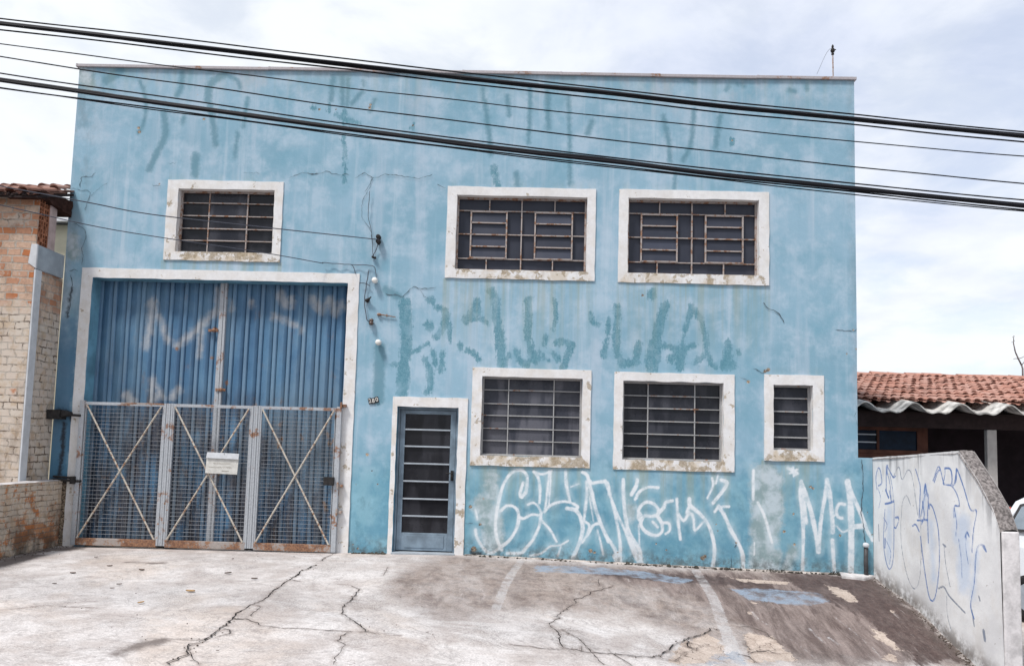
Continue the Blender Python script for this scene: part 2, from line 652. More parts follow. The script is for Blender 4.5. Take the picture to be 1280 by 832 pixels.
def white_surround_material():
    m = NT('peeling_white_paint')
    n1 = m.noise(3.2, 6, .62)
    n2 = m.noise(17, 6, .68)
    c = m.mix(m.step(n2, .3, .7), (.67, .665, .675), (.75, .745, .75))
    c = m.mix(m.math('MULTIPLY', m.step(n1, .44, .66), .30), c, (.56, .535, .50))
    g = m.attr('grime')
    streak = m.noise(1.0, 5, .62, vec=m.vscale((11, 1, 1.6)))
    rust = m.math('MULTIPLY', g, m.step(m.noise(4.5, 5, .6), .42, .62))
    c = m.mix(m.math('MULTIPLY', rust, .7), c, (.47, .36, .22))
    c = m.mix(m.math('MULTIPLY', m.math('MULTIPLY', g, m.step(streak, .5, .7)), .4), c, (.33, .27, .2))
    peel = m.step(m.math('ADD', m.math('ADD', m.noise(5.2, 6, .66, vec=m.vscale((1, 1, 1), (7, 1, 3))), m.math('MULTIPLY', m.math('SUBTRACT', n2, .5), .35)), m.math('MULTIPLY', g, .16)), .655, .69)
    pc = m.mix(m.step(m.noise(34, 4, .6), .35, .65), (.25, .19, .12), (.40, .335, .25))
    c = m.mix(m.math('MULTIPLY', peel, .82), c, pc)
    dots = m.step(m.noise(70, 3, .6), .70, .75)
    c = m.mix(m.math('MULTIPLY', dots, .5), c, (.2, .16, .12))
    h = m.math('SUBTRACT', m.math('MULTIPLY', n2, .6), peel)
    m.bump(h, .35, .006)
    return m.done(c, .8, .28)


def plain_white_wall_material():
    m = NT('dirty_white_render')
    x, y, z = m.sep()
    n1 = m.noise(1.7, 6, .62)
    n2 = m.noise(24, 5, .65)
    c = m.mix(m.step(n1, .34, .66), (.66, .655, .665), (.80, .795, .80))
    c = m.mix(m.math('MULTIPLY', m.step(m.noise(3.4, 6, .65, vec=m.vscale((1, 1, .6))), .5, .68), .30), c, (.55, .505, .46))
    dr = m.math('MULTIPLY', m.step(m.attr('top'), .5, .0), m.step(m.noise(1, 5, .65, vec=m.vscale((1, 9, .9))), .48, .68))
    c = m.mix(m.math('MULTIPLY', dr, .72), c, (.20, .20, .215))
    lowd = m.math('MULTIPLY', m.step(m.attr('low'), .30, .02), m.step(m.noise(6, 6, .7), .36, .58))
    c = m.mix(m.math('MULTIPLY', lowd, .8), c, (.135, .11, .095))
    smear = m.mask(m.attr('smear'), .09, .22, m.noise(6, 6, .7))
    c = m.mix(m.math('MULTIPLY', smear, .5), c, (.42, .54, .74))
    gr = m.mask(m.attr('greyline'), .006, .014, m.noise(30, 5, .7))
    gr = m.math('MULTIPLY', gr, m.step(m.noise(7, 5, .65), .3, .55, .35, .95))
    c = m.mix(m.math('MULTIPLY', gr, .85), c, (.115, .15, .225))
    bl = m.mask(m.attr('blueline'), .006, .014, m.noise(34, 5, .7))
    bl = m.math('MULTIPLY', bl, m.step(m.noise(6, 5, .65, vec=m.vscale((1, 1, 1), (2, 7, 1))), .28, .52, .55, 1.0))
    c = m.mix(m.math('MULTIPLY', bl, .92), c, (.06, .15, .40))
    chip = m.step(m.noise(19, 4, .6, vec=m.vscale((1, 1, 1), (5, 5, 1))), .70, .725)
    c = m.mix(m.math('MULTIPLY', chip, .7), c, (.22, .17, .13))
    m.bump(m.math('ADD', m.math('MULTIPLY', n2, .5), m.noise(5, 5, .6)), .35, .014)
    return m.done(c, .9, .2)


def concrete_material():
    m = NT('stained_concrete')
    n0 = m.noise(.45, 5, .6, dist=.5)
    n1 = m.noise(1.6, 7, .65, dist=.3)
    n2 = m.noise(8, 6, .7)
    n3 = m.noise(70, 4, .65)
    c = m.mix(m.step(n1, .36, .66), (.43, .39, .375), (.60, .575, .57))
    c = m.mix(m.math('MULTIPLY', m.step(n0, .45, .65), .5), c, (.52, .43, .365))
    c = m.mix(m.math('MULTIPLY', m.step(n2, .50, .70), .5), c, (.27, .245, .24))
    swirl = m.noise(1.0, 7, .68, vec=m.vscale((.9, 2.2, 1), (4, 4, 0)), dist=1.2)
    c = m.mix(m.math('MULTIPLY', m.step(swirl, .52, .66), .45), c, (.68, .665, .665))
    vein = m.step(m.math('ABSOLUTE', m.math('SUBTRACT', m.noise(1.0, 8, .7, vec=m.vscale((1.3, 1.9, 1), (11, 5, 0)), dist=.8), .5)), .022, .0)
    c = m.mix(m.math('MULTIPLY', vein, .4), c, (.22, .20, .195))
    pit = m.math('MULTIPLY', m.step(m.noise(36, 5, .75), .60, .68), m.step(m.noise(1.8, 5, .6, vec=m.vscale((1, 1, 1), (2, 9, 0))), .42, .62))
    c = m.mix(m.math('MULTIPLY', pit, .65), c, (.13, .115, .11))
    # grey worn driving area
    wear = m.mask(m.attr('wear'), .30, .75, m.noise(1.4, 7, .68, dist=.5))
    wc = m.mix(m.step(n2, .35, .65), (.135, .108, .098), (.285, .235, .21))
    wc = m.mix(m.math('MULTIPLY', m.step(m.noise(1.0, 7, .72, vec=m.vscale((5, 1.1, 1), (0, 3, 0)), dist=.4), .5, .66), .55), wc, (.37, .33, .31))
    wc = m.mix(m.math('MULTIPLY', m.step(m.noise(2.6, 7, .72, vec=m.vscale((1, .7, 1), (0, 8, 0)), dist=.6), .52, .66), .75), wc, (.095, .066, .060))
    c = m.mix(m.math('MULTIPLY', wear, m.step(m.noise(3.1, 7, .72, dist=.4), .30, .64, .98, .62)), c, wc)
    mid = m.mask(m.attr('mid'), .16, .8, m.noise(1.9, 8, .72, vec=m.vscale((1.5, .8, 1), (7, 1, 0)), dist=.7))
    mc = m.mix(m.step(m.noise(1.0, 8, .74, vec=m.vscale((7, 1.5, 1), (3, 6, 0)), dist=.5), .36, .66), (.085, .060, .056), (.255, .205, .19))
    c = m.mix(m.math('MULTIPLY', mid, .85), c, mc)
    # exposed aggregate
    agg = m.math('MULTIPLY', m.step(m.noise(1.3, 5, .6, vec=m.vscale((1, 1, 1), (8, 3, 0))), .53, .64), m.step(m.noise(95, 2, .6), .5, .62))
    c = m.mix(m.math('MULTIPLY', agg, .5), c, (.14, .13, .125))
    # dark reddish coat beside the boundary wall
    dk = m.mask(m.attr('dark'), .035, .75, m.noise(2.3, 9, .72, vec=m.vscale((1.9, .8, 1)), dist=.9))
    dkc = m.mix(m.step(m.noise(12, 6, .7), .3, .7), (.045, .029, .027), (.10, .068, .062))
    c = m.mix(m.math('MULTIPLY', dk, m.step(m.noise(6, 7, .75, vec=m.vscale((1.6, .5, 1), (2, 2, 0))), .36, .66, .97, .6)), c, dkc)
    scuff = m.math('MULTIPLY', m.math('MAXIMUM', dk, wear), m.step(m.noise(1, 6, .7, vec=m.vscale((6, 1.2, 1), (0, 0, 0))), .62, .70))
    c = m.mix(m.math('MULTIPLY', scuff, .45), c, (.45, .41, .40))
    tan = m.mask(m.attr('tan'), .010, .30, m.noise(9, 7, .72), .02)
    tcn = m.mix(m.step(n2, .3, .7), (.40, .325, .275), (.56, .475, .415))
    c = m.mix(m.math('MULTIPLY', tan, .9), c, tcn)
    bp = m.mask(m.attr('bluepaint'), .015, .26, m.noise(13, 7, .74), .01)
    bp = m.math('MULTIPLY', bp, m.step(m.noise(5, 5, .65, vec=m.vscale((1, 1, 1), (3, 1, 0))), .34, .60, .12, .85))
    c = m.mix(bp, c, (.24, .305, .39))
    ln = m.mask(m.attr('line'), .008, .09, m.noise(22, 6, .75))
    ln = m.math('MULTIPLY', ln, m.step(m.noise(5, 6, .7, vec=m.vscale((1, 1, 1), (6, 6, 0))), .34, .62, .08, .62))
    c = m.mix(ln, c, (.47, .465, .475))
    ck = m.math('MULTIPLY', m.step(m.math('ADD', m.attr('crackd'), m.math('MULTIPLY', m.math('SUBTRACT', n2, .5), .07)), .05, .0), m.step(m.noise(14, 6, .7), .36, .6))
    c = m.mix(m.math('MULTIPLY', ck, .55), c, (.15, .115, .10))
    ed = m.math('MULTIPLY', m.step(m.attr('rim'), .34, .03), m.step(m.noise(5, 6, .7), .36, .6))
    c = m.mix(m.math('MULTIPLY', ed, .7), c, (.10, .08, .072))
    soil = m.mask(m.attr('soil'), .07, .35, m.noise(5, 7, .7))
    c = m.mix(m.math('MULTIPLY', soil, .88), c, (.15, .125, .115))
    vor = m.n('ShaderNodeTexVoronoi', feature='DISTANCE_TO_EDGE')
    wv = m.n('ShaderNodeVectorMath', operation='ADD')
    m.put(wv.inputs[0], m.pos)
    nv = m.n('ShaderNodeTexNoise')
    m.put(nv.inputs['Vector'], m.pos)
    nv.inputs['Scale'].default_value = 4.0
    nv.inputs['Detail'].default_value = 6
    sc_ = m.n('ShaderNodeVectorMath', operation='SCALE')
    m.put(sc_.inputs[0], nv.outputs['Color'])
    sc_.inputs['Scale'].default_value = .55
    m.put(wv.inputs[1], sc_.outputs[0])
    m.put(vor.inputs['Vector'], wv.outputs[0])
    vor.inputs['Scale'].default_value = 2.4
    hair = m.math('MULTIPLY', m.step(vor.outputs['Distance'], .014, .003), m.math('MAXIMUM', m.math('MULTIPLY', tan, .9), m.math('MULTIPLY', m.step(m.noise(.9, 4, .6, vec=m.vscale((1, 1, 1), (3, 8, 0))), .56, .66), .5)))
    c = m.mix(hair, c, (.10, .075, .065))
    grain = m.noise(52, 7, .78)
    c = m.mix(1.0, c, m.mix(m.step(grain, .28, .72), (.70, .69, .69), (1.16, 1.15, 1.14)), 'MULTIPLY')
    spot = m.math('MULTIPLY', m.step(m.noise(24, 4, .7, vec=m.vscale((1, 1, 1), (9, 9, 0))), .66, .70), m.step(m.noise(2.2, 4, .6, vec=m.vscale((1, 1, 1), (5, 1, 0))), .44, .6))
    c = m.mix(m.math('MULTIPLY', spot, .75), c, (.115, .095, .085))
    grit = m.step(m.noise(120, 2, .5), .66, .73)
    c = m.mix(m.math('MULTIPLY', grit, .55), c, (.11, .095, .085))
    x, y, z = m.sep()
    far = m.step(y, -7.0, -9.0)
    c = m.mix(far, c, m.mix(n2, (.05, .05, .052), (.075, .073, .072)))
    h = m.math('ADD', m.math('MULTIPLY', n3, .35), m.math('ADD', m.math('MULTIPLY', n2, .8), m.math('MULTIPLY', tan, -.5)))
    m.bump(h, .45, .012)
    return m.done(c, m.step(dk, 0, 1, .88, .62), .25)


def gate_paint_material():
    m = NT('faded_blue_sheet_steel')
    n1 = m.noise(1.6, 6, .6)
    n2 = m.noise(1.0, 6, .65, vec=m.vscale((7, 7, .5)))
    n3 = m.noise(22, 5, .7)
    c = m.mix(m.step(n1, .32, .68), (.055, .13, .235), (.09, .195, .32))
    c = m.mix(m.math('MULTIPLY', m.step(n2, .48, .7), .5), c, (.15, .265, .365))
    c = m.mix(m.math('MULTIPLY', m.step(n3, .52, .72), .35), c, (.05, .11, .21))
    x, y, z = m.sep()
    old = m.math('MULTIPLY', m.step(z, 2.5, 1.7), m.step(m.noise(1.0, 7, .7, vec=m.vscale((3, 3, .9), (2, 0, 0))), .36, .56))
    c = m.mix(m.math('MULTIPLY', old, .92), c, m.mix(m.step(n3, .35, .65), (.036, .040, .060), (.085, .075, .075)))
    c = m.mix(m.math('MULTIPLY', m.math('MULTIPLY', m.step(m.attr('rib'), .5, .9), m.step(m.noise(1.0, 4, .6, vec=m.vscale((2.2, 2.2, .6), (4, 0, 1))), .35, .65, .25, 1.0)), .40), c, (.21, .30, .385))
    c = m.mix(m.math('MULTIPLY', m.step(m.attr('rib'), -.4, -.9), .65), c, (.02, .035, .06))  # shade in the grooves beside the ribs, painted as dark lines
    fade = m.mask(m.attr('fade'), .06, .20, m.noise(9, 6, .68))
    wash = m.math('MULTIPLY', m.step(m.noise(.9, 7, .68, vec=m.vscale((1, 1, .6), (5, 2, 6)), dist=.5), .47, .66), .42)
    c = m.mix(wash, c, (.18, .275, .36))
    c = m.mix(m.math('MULTIPLY', fade, .62), c, (.48, .47, .46))
    rust = m.step(m.noise(3.4, 7, .72, vec=m.vscale((1, 1, .6), (1, 8, 3))),   .575, .66)
    c = m.mix(m.math('MULTIPLY', rust, m.step(z, 2.6, 1.4, .25, .9)), c, m.mix(m.step(n3, .3, .7), (.12, .065, .04), (.33, .21, .13)))
    rs = m.mask(m.attr('rust'), .015, .08, n3)
    c = m.mix(m.math('MULTIPLY', rs, .9), c, m.mix(n3, (.12, .05, .025), (.38, .2, .1)))
    m.bump(m.math('ADD', m.math('MULTIPLY', n3, .4), m.noise(3, 4, .5)), .2, .008)
    return m.done(c, .55, .4)


def rusty_metal(name, paint, amount=.5, scale=6.0, rough=.65):
    m = NT(name)
    n1 = m.noise(scale, 6, .68)
    n2 = m.noise(45, 5, .65)
    c = m.mix(m.step(n2, .3, .7), tuple(v * .85 for v in paint), tuple(v * 1.08 for v in paint))
    r = m.mix(m.step(n2, .35, .65), (.11, .042, .022), (.30, .145, .07))
    f = m.step(m.math('ADD', n1, m.math('MULTIPLY', m.math('SUBTRACT', n2, .5), .35)), .66 - .3 * amount, .74 - .3 * amount)
    c = m.mix(m.math('MULTIPLY', f, .9), c, r)
    m.bump(n2, .25, .004)
    return m.done(c, rough, .35)


def brick_material(name, bw, bh, mortar, c1, c2, cm, wash, wash_amt, zsplit=None):
    m = NT(name)
    x, y, z = m.sep()
    wob = m.math('ADD', m.math('MULTIPLY', m.math('SUBTRACT', m.noise(2.2, 4, .6), .5), .075), m.math('MULTIPLY', m.math('SUBTRACT', m.noise(17, 3, .6), .5), .02))
    wob2 = m.math('ADD', m.math('MULTIPLY', m.math('SUBTRACT', m.noise(3.1, 4, .6, vec=m.vscale((1, 1, 1), (5, 2, 2))), .5), .22), m.math('MULTIPLY', m.math('SUBTRACT', m.noise(21, 3, .6), .5), .018))
    v = m.comb(m.math('ADD', m.math('ADD', x, y), wob2), m.math('ADD', z, wob), 0)
    b = m.n('ShaderNodeTexBrick')
    m.put(b.inputs['Vector'], v)
    b.inputs['Scale'].default_value = 1.0
    b.inputs['Brick Width'].default_value = bw
    b.inputs['Row Height'].default_value = bh
    b.inputs['Mortar Size'].default_value = mortar
    b.inputs['Mortar Smooth'].default_value = .35
    b.inputs['Bias'].default_value = 0.0
    m.put(b.inputs['Color1'], c1)
    m.put(b.inputs['Color2'], c2)
    m.put(b.inputs['Mortar'], cm)
    n2 = m.noise(26, 6, .7)
    c = m.mix(m.math('MULTIPLY', m.step(n2, .4, .7), .35), b.outputs['Color'], (.20, .10, .065))
    w = m.step(m.math('ADD', m.noise(2.4, 6, .65), m.math('MULTIPLY', m.math('SUBTRACT', n2, .5), .3)), .62 - wash_amt * .4, .70 - wash_amt * .4)
    if zsplit is not None:
        w = m.math('MAXIMUM', m.math('MULTIPLY', w, .8), m.step(m.math('ADD', z, m.math('MULTIPLY', m.noise(2.6, 5, .6), .9)), zsplit + .7, zsplit + .2))
        w = m.math('MULTIPLY', w, m.step(m.noise(1.7, 7, .7, vec=m.vscale((1, 1, 1), (3, 3, 3))), .68, .58))
    wc = m.mix(b.outputs['Fac'], m.mix(n2, tuple(k * .8 for k in wash), wash), tuple(k * .74 for k in wash))
    wc = m.mix(m.math('MULTIPLY', m.step(m.noise(6, 6, .7, vec=m.vscale((1, 1, 1), (7, 7, 7))), .46, .62), .6), wc, (.42, .31, .20))
    wc = m.mix(m.math('MULTIPLY', b.outputs['Fac'], m.step(m.noise(5, 6, .7), .48, .60)), wc, (.12, .09, .07))
    c = m.mix(m.math('MULTIPLY', w, .88), c, wc)
    d = m.step(m.noise(1.1, 7, .7, vec=m.vscale((1.6, 1.6, .8), (6, 0, 2))), .47, .68)
    c = m.mix(m.math('MULTIPLY', d, .68), c, (.17, .125, .095))
    bk = m.math('MULTIPLY', m.step(z, .8, -.1), m.step(m.noise(4, 6, .7), .38, .6))
    c = m.mix(m.math('MULTIPLY', bk, .75), c, (.07, .055, .045))
    h = m.math('ADD', m.math('MULTIPLY', b.outputs['Fac'], -1.0), m.math('MULTIPLY', n2, .5))
    m.bump(h, .75, .014)
    return m.done(c, .92, .15)


def terracotta_material(name, base=(.36, .155, .10)):
    m = NT(name)
    n1 = m.noise(7, 5, .6)
    n2 = m.noise(1.2, 6, .65)
    obj = m.attr('tone')
    c = m.mix(m.step(n1, .3, .7), tuple(k * .8 for k in base), tuple(k * 1.2 for k in base))
    c = m.mix(m.math('MULTIPLY', obj, .6), c, (.50, .33, .28))
    c = m.mix(m.math('MULTIPLY', m.step(n2, .55, .68), .6), c, (.10, .055, .045))
    m.bump(m.noise(40, 4, .6), .3, .006)
    return m.done(c, .88, .2)


def glass_material(name, tint=(.010, .011, .016), dust_reflect=.22, rough=.12):
    m = NT(name)
    oi = m.n('ShaderNodeObjectInfo')
    n1 = m.noise(2.4, 5, .6)
    n2 = m.noise(1.0, 3, .5, vec=m.vscale((4.2, 1, .9), (2, 0, 7)))
    tint = m.mix(m.step(oi.outputs['Random'], .2, 1.0), tint, tuple(min(1, k * 1.7 + .003) for k in tint))
    c = m.mix(m.math('MULTIPLY', m.step(n1, .4, .7), dust_reflect), tint, (.07, .072, .085))
    c = m.mix(m.math('MULTIPLY', m.step(n2, .47, .60), m.math('MULTIPLY', m.step(oi.outputs['Random'], 0, 1, .4, 1.3), dust_reflect)), c, (.11, .11, .13))  # pale vertical bands: reflections and curtain shapes painted into the glass colour
    return m.done(c, m.step(n1, .3, .7, rough, rough + .2), .22)


M = {}
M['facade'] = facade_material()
M['surround'] = white_surround_material()
M['white_wall'] = plain_white_wall_material()
M['concrete'] = concrete_material()
M['gate_sheet'] = gate_paint_material()
M['reveal_blue'] = simple('blue_reveal_paint', (.13, .29, .40), .85, .2, var=.25, scale=3, bump=.2)
M['wall_side'] = simple('blue_side_plaster', (.25, .43, .56), .9, .2, var=.15, scale=1.2, bump=.2)
M['flashing'] = rusty_metal('pale_flashing', (.40, .37, .385), .30, 3.0)
M['iron'] = rusty_metal('rusted_window_iron', (.37, .325, .31), .52, 11)
M['iron_pale'] = rusty_metal('pale_window_iron', (.33, .33, .335), .25, 9)
M['galv'] = rusty_metal('worn_grey_gate_steel', (.38, .40, .43), .35, 5)
M['brace'] = rusty_metal('flaking_cream_steel', (.50, .46, .40), .48, 22)
M['rail_rust'] = rusty_metal('rusted_rail', (.34, .30, .28), .75, 3.5)
M['wire'] = simple('galvanised_wire', (.19, .20, .22), .5, .5, .3, var=.2)
M['glass'] = glass_material('dusty_dark_glass')
M['glass_door'] = glass_material('black_door_glass', (.006, .006, .008), .12, .1)
M['glass_upper'] = glass_material('grey_wired_glass', (.030, .034, .050), .10, .3)
M['glass_pale'] = glass_material('dusty_grey_glass_with_reflections', (.026, .028, .038), .7, .2)
M['door_paint'] = simple('slate_blue_door_enamel', (.175, .23, .285), .55, .35, var=.3, scale=4)
M['alu'] = simple('dull_aluminium', (.40, .44, .49), .4, .5, .4, var=.1)
M['black'] = simple('black_rubber', (.012, .012, .014), .55, .4, var=.3)
M['black_iron'] = simple('blackened_iron', (.022, .02, .02), .75, .3, var=.4, scale=20)
M['cable'] = simple('black_cable', (.006, .006, .009), .6, .15, var=.2)
M['thin_wire'] = simple('grey_blue_wire', (.05, .055, .075), .6, .4, var=.2)
M['porcelain'] = simple('white_porcelain', (.72, .71, .68), .2, .6, var=.1)
M['brown_porcelain'] = simple('brown_porcelain', (.07, .04, .03), .25, .6, var=.2)
M['crack'] = simple('concrete_crack', (.028, .025, .025), .95, .1, var=.3)  # flat dark colour of the ground cracks
M['crack_wall'] = simple('plaster_crack', (.075, .10, .12), .95, .1, var=.4, scale=6)
M['board'] = simple('weathered_sign_board', (.55, .54, .51), .7, .3, var=.12, scale=14)
M['ink'] = simple('faded_brown_ink', (.30, .27, .23), .8, .2, var=.3, scale=40)
M['plate'] = simple('black_enamel', (.014, .014, .016), .35, .5, var=.2)
M['digit'] = simple('white_enamel', (.72, .70, .66), .4, .5, var=.05)
M['brick_up'] = brick_material('orange_brick_with_whitewash', .205, .105, .011, (.42, .15, .06), (.55, .42, .33), (.42, .37, .32), (.60, .54, .475), .22, 3.35)
M['brick_low'] = brick_material('whitewashed_brick', .25, .076, .007, (.46, .17, .06), (.42, .22, .12), (.25, .2, .165), (.60, .54, .46), .52)
M['clay'] = simple('hollow_clay', (.36, .15, .085), .9, .2, var=.3, scale=12, bump=.2)
M['clay_dark'] = simple('shade_dark_clay', (.035, .016, .012), .95, .1, var=.4, scale=14)  # clay with the shade of the hollow cells put into its colour
M['pink_plaster'] = simple('pinkish_plaster', (.40, .30, .28), .9, .2, var=.2, scale=6, bump=.3)
M['cement'] = simple('grey_cement', (.30, .335, .37), .9, .2, var=.14, scale=5, bump=.3)
M['cement_lite'] = simple('pale_cement', (.52, .535, .56), .9, .2, var=.1, scale=6, bump=.3)
M['wall_front'] = simple('worn_pale_render', (.56, .54, .545), .92, .2, var=.2, scale=9, bump=.4)
M['rough_cap'] = simple('mossy_rough_cement', (.20, .18, .175), .95, .15, var=.6, scale=32, bump=.9)
M['wall_end'] = simple('worn_grey_render', (.47, .45, .45), .92, .2, var=.28, scale=6, bump=.4)
M['tile'] = terracotta_material('terracotta_tiles', (.37, .18, .135))
M['tile_old'] = terracotta_material('old_brown_tiles', (.23, .115, .085))
M['fibro'] = simple('weathered_fibre_cement', (.42, .405, .385), .9, .2, var=.5, scale=6, bump=.3)
M['dark_wood'] = simple('dark_timber', (.022, .014, .014), .85, .2, var=.3)
M['brown_wall'] = simple('brown_painted_wall', (.10, .042, .03), .8, .25, var=.3, scale=4)
M['porch_wall'] = simple('dark_porch_wall', (.022, .016, .02), .9, .2, var=.25, scale=3)  # shade under the porch roof darkened into the wall colour
M['post'] = simple('pale_post_paint', (.36, .34, .325), .8, .3, var=.1)
M['yellow_wall'] = simple('pale_yellow_plaster', (.58, .53, .40), .9, .2, var=.1, scale=2)
M['white_roof'] = simple('white_roof_sheet', (.62, .62, .64), .7, .3, var=.1)
M['car_paint'] = simple('white_car_paint', (.70, .73, .77), .22, .6, var=.03)
M['car_glass'] = simple('pale_car_glass', (.20, .24, .28), .06, .9, var=.15, scale=3)
M['tyre'] = simple('tyre_rubber', (.02, .02, .021), .85, .25, var=.2)
M['red'] = simple('red_plastic', (.42, .05, .03), .45, .4, var=.15)
M['lamp_red'] = simple('red_lamp_lens', (.35, .02, .02), .2, .6, var=.1)
M['bark'] = simple('grey_bark', (.17, .15, .15), .9, .2, var=.3, scale=12, bump=.3)
M['leaf_dry'] = simple('dry_brown_leaf', (.075, .045, .03), .85, .2, var=.5, scale=14)
M['leaf_tan'] = simple('dry_tan_leaf', (.42, .27, .13), .85, .2, var=.3, scale=14)
M['grit'] = simple('dark_grit', (.13, .105, .09), .95, .15, var=.6, scale=9)
M['fillet'] = simple('dirty_cement_fillet', (.30, .27, .25), .95, .1, var=.6, scale=7, bump=.5)
M['weed'] = simple('dusty_weed', (.05, .045, .036), .85, .2, var=.5, scale=20)
M['pipe'] = simple('stained_black_pipe', (.04, .038, .04), .6, .4, var=.5, scale=12)

# ------------------------------------------------------------------ ground
Z = lambda pts, s, ox, oy: [(ox + a / s, oy + b / s) for a, b in pts]          # a zoomed view of the picture back to its pixels


def g_xy(pts):
    return [on_ground(u, v)[:2] for u, v in pts]


fx = np.arange(-7.4, 5.301, .028)
fy = np.arange(-6.4, .141, .028)
xs = np.concatenate([[-600, -250, -100, -50, -25, -16, -11, -9, -8], fx, [5.45, 5.8, 6.5, 7.5, 9, 11, 15, 22, 40, 100, 250, 600]])
ys = np.concatenate([[-600, -250, -100, -50, -28, -20, -16, -13, -11, -9.5, -8.6, -7.8, -7.2, -6.8], fy, [.3, .6, 1.2, 2, 3, 4.5, 6, 8, 12, 20, 40, 100, 250, 600]])
GX, GY = np.meshgrid(xs, ys, indexing='ij')
GZ = ground_h(GX, GY)
GZ = GZ + np.where((GX > -7.3) & (GX < 5.1) & (GY < 0), .006 * np.sin(GX * 2.1 + 1.3 * np.sin(GY * 1.7)) * np.clip(-GY, 0, 1), 0)
nv_ = len(ys)
gi = np.arange(len(xs) * nv_).reshape(len(xs), nv_)
GF = np.stack([gi[:-1, :-1], gi[1:, :-1], gi[1:, 1:], gi[:-1, 1:]], -1).reshape(-1, 4)
P2 = np.stack([GX.ravel(), GY.ravel()], 1)
def ribbon(mb, P, widths, nrm=None, normal_fn=None):
    """flat strip through 3D points; normal_fn(point) is the surface normal"""
    P = [Vector(p) for p in P]
    n = len(P)
    v = []
    for i, p in enumerate(P):
        t = (P[min(i + 1, n - 1)] - P[max(i - 1, 0)]).normalized()
        s = t.cross(normal_fn(p)).normalized() * (widths[i] / 2)
        v += [p - s, p + s]
    mb.add(v, [(2 * i, 2 * i + 1, 2 * i + 3, 2 * i + 2) for i in range(n - 1)])


def jitter_line(p, amp, step):
    """angular broken line: straight runs between the points, displaced at two scales"""
    p = np.asarray(p, float)
    out = []
    for i in range(len(p) - 1):
        n = max(2, int(np.linalg.norm(p[i + 1] - p[i]) / step))
        out.append(p[i] + (p[i + 1] - p[i]) * np.linspace(0, 1, n, endpoint=False)[:, None])
    out.append(p[-1:])
    q = np.vstack(out)
    k = np.arange(len(q))
    r = RNG.normal(0, amp, q.shape)
    r2 = RNG.normal(0, amp * 2.4, (len(q) // 5 + 2, 2))
    low = np.stack([np.interp(k / 5.0, np.arange(len(r2)), r2[:, j]) for j in range(2)], 1)
    r[0] = r[-1] = low[0] = low[-1] = 0
    return q + r + low


CR1, CR2 = (4.267, 200, 690), (4.267, 660, 690)
ground_cracks = [
    (Z([(915, 15), (865, 45)], *CR1), 1.0), (Z([(830, 68), (750, 110), (700, 148), (640, 185), (560, 235), (500, 275), (400, 335), (390, 358), (330, 405), (265, 455), (150, 525), (50, 600)], *CR1), 1.7),
    (Z([(390, 358), (460, 355), (510, 370), (538, 393)], *CR1), 1.5), (Z([(500, 275), (535, 295), (510, 320), (490, 345)], *CR1), .6),
    (Z([(330, 405), (365, 415), (355, 440), (300, 450)], *CR1), .9), (Z([(538, 393), (700, 405), (850, 415), (1010, 420), (1110, 425), (1280, 440)], *CR1), .6),
    (Z([(1015, 178), (1075, 200), (1015, 245), (985, 290), (978, 325), (1050, 380), (1110, 425)], *CR1), 1.1), (Z([(1215, 80), (1190, 125)], *CR1), .8),
    (Z([(1020, 428), (965, 450), (945, 475), (990, 495), (930, 560), (940, 580), (925, 600)], *CR1), .9), (Z([(0, 458), (200, 465), (240, 460)], *CR1), .8),
    (Z([(150, 525), (180, 570), (205, 600)], *CR1), .8), (Z([(705, 148), (750, 158)], *CR1), .8), (Z([(940, 172), (1015, 178)], *CR1), .4),
    (Z([(455, 178), (385, 205), (320, 230), (245, 250), (245, 275), (180, 315), (130, 345), (160, 350), (115, 388)], *CR2), 1.4),
    (Z([(115, 388), (150, 410), (165, 465), (190, 510)], *CR2), 1.2), (Z([(190, 510), (300, 535), (360, 540), (490, 550), (600, 560), (670, 562), (740, 525), (770, 490), (840, 465), (950, 425), (960, 405), (1020, 415)], *CR2), 1.3),
    (Z([(-100, 490), (0, 500), (90, 515), (190, 515)], *CR2), .7), (Z([(180, 415), (250, 455), (305, 490), (340, 530), (400, 600)], *CR2), 1.0), (Z([(285, 500), (285, 530)], *CR2), .6),
    (Z([(680, 550), (720, 570), (780, 580), (820, 550)], *CR2), .8), (Z([(840, 465), (870, 510), (890, 515)], *CR2), 2.2), (Z([(1120, 400), (1180, 395), (1280, 430), (1330, 470)], *CR2), 1.1),
    (Z([(1130, 545), (1180, 560), (1220, 590)], *CR2), .9), (Z([(1185, 540), (1280, 520), (1330, 540)], *CR2), 1.0), (Z([(380, 145), (375, 180)], *CR2), .7),
    (Z([(960, 490), (900, 520), (800, 545)], *CR2), .5), (Z([(1160, 480), (1180, 530)], *CR2), .6), ([(760, 812), (790, 832)], .7), ([(0, 763), (60, 756), (120, 759)], .25)]
GN = lambda p: Vector((0, 0, 1))
crack_lines = [(jitter_line(np.array(g_xy(pts)), .0055 + .0045 * max(0, w - .8), .04), w * (1.08 if w > 1.1 else 1)) for pts, w in ground_cracks]
ga = {k: np.full(len(P2), .5) for k in ('wear', 'dark', 'tan', 'bluepaint', 'line', 'soil', 'crackd', 'mid')}
for q, w in crack_lines:
    stroke_sd(ga['crackd'], P2, q, .008 * w)
poly_sd(ga['wear'], P2, g_xy([(560, 695), (800, 706), (990, 714), (1080, 722), (1200, 828), (1100, 829), (960, 829), (905, 800), (800, 775), (690, 760), (560, 770), (490, 750), (480, 720)]))
poly_sd(ga['mid'], P2, g_xy([(700, 708), (850, 713), (960, 716), (1090, 722), (1206, 826), (1030, 829), (965, 805), (925, 780), (880, 752), (840, 740), (760, 726)]))
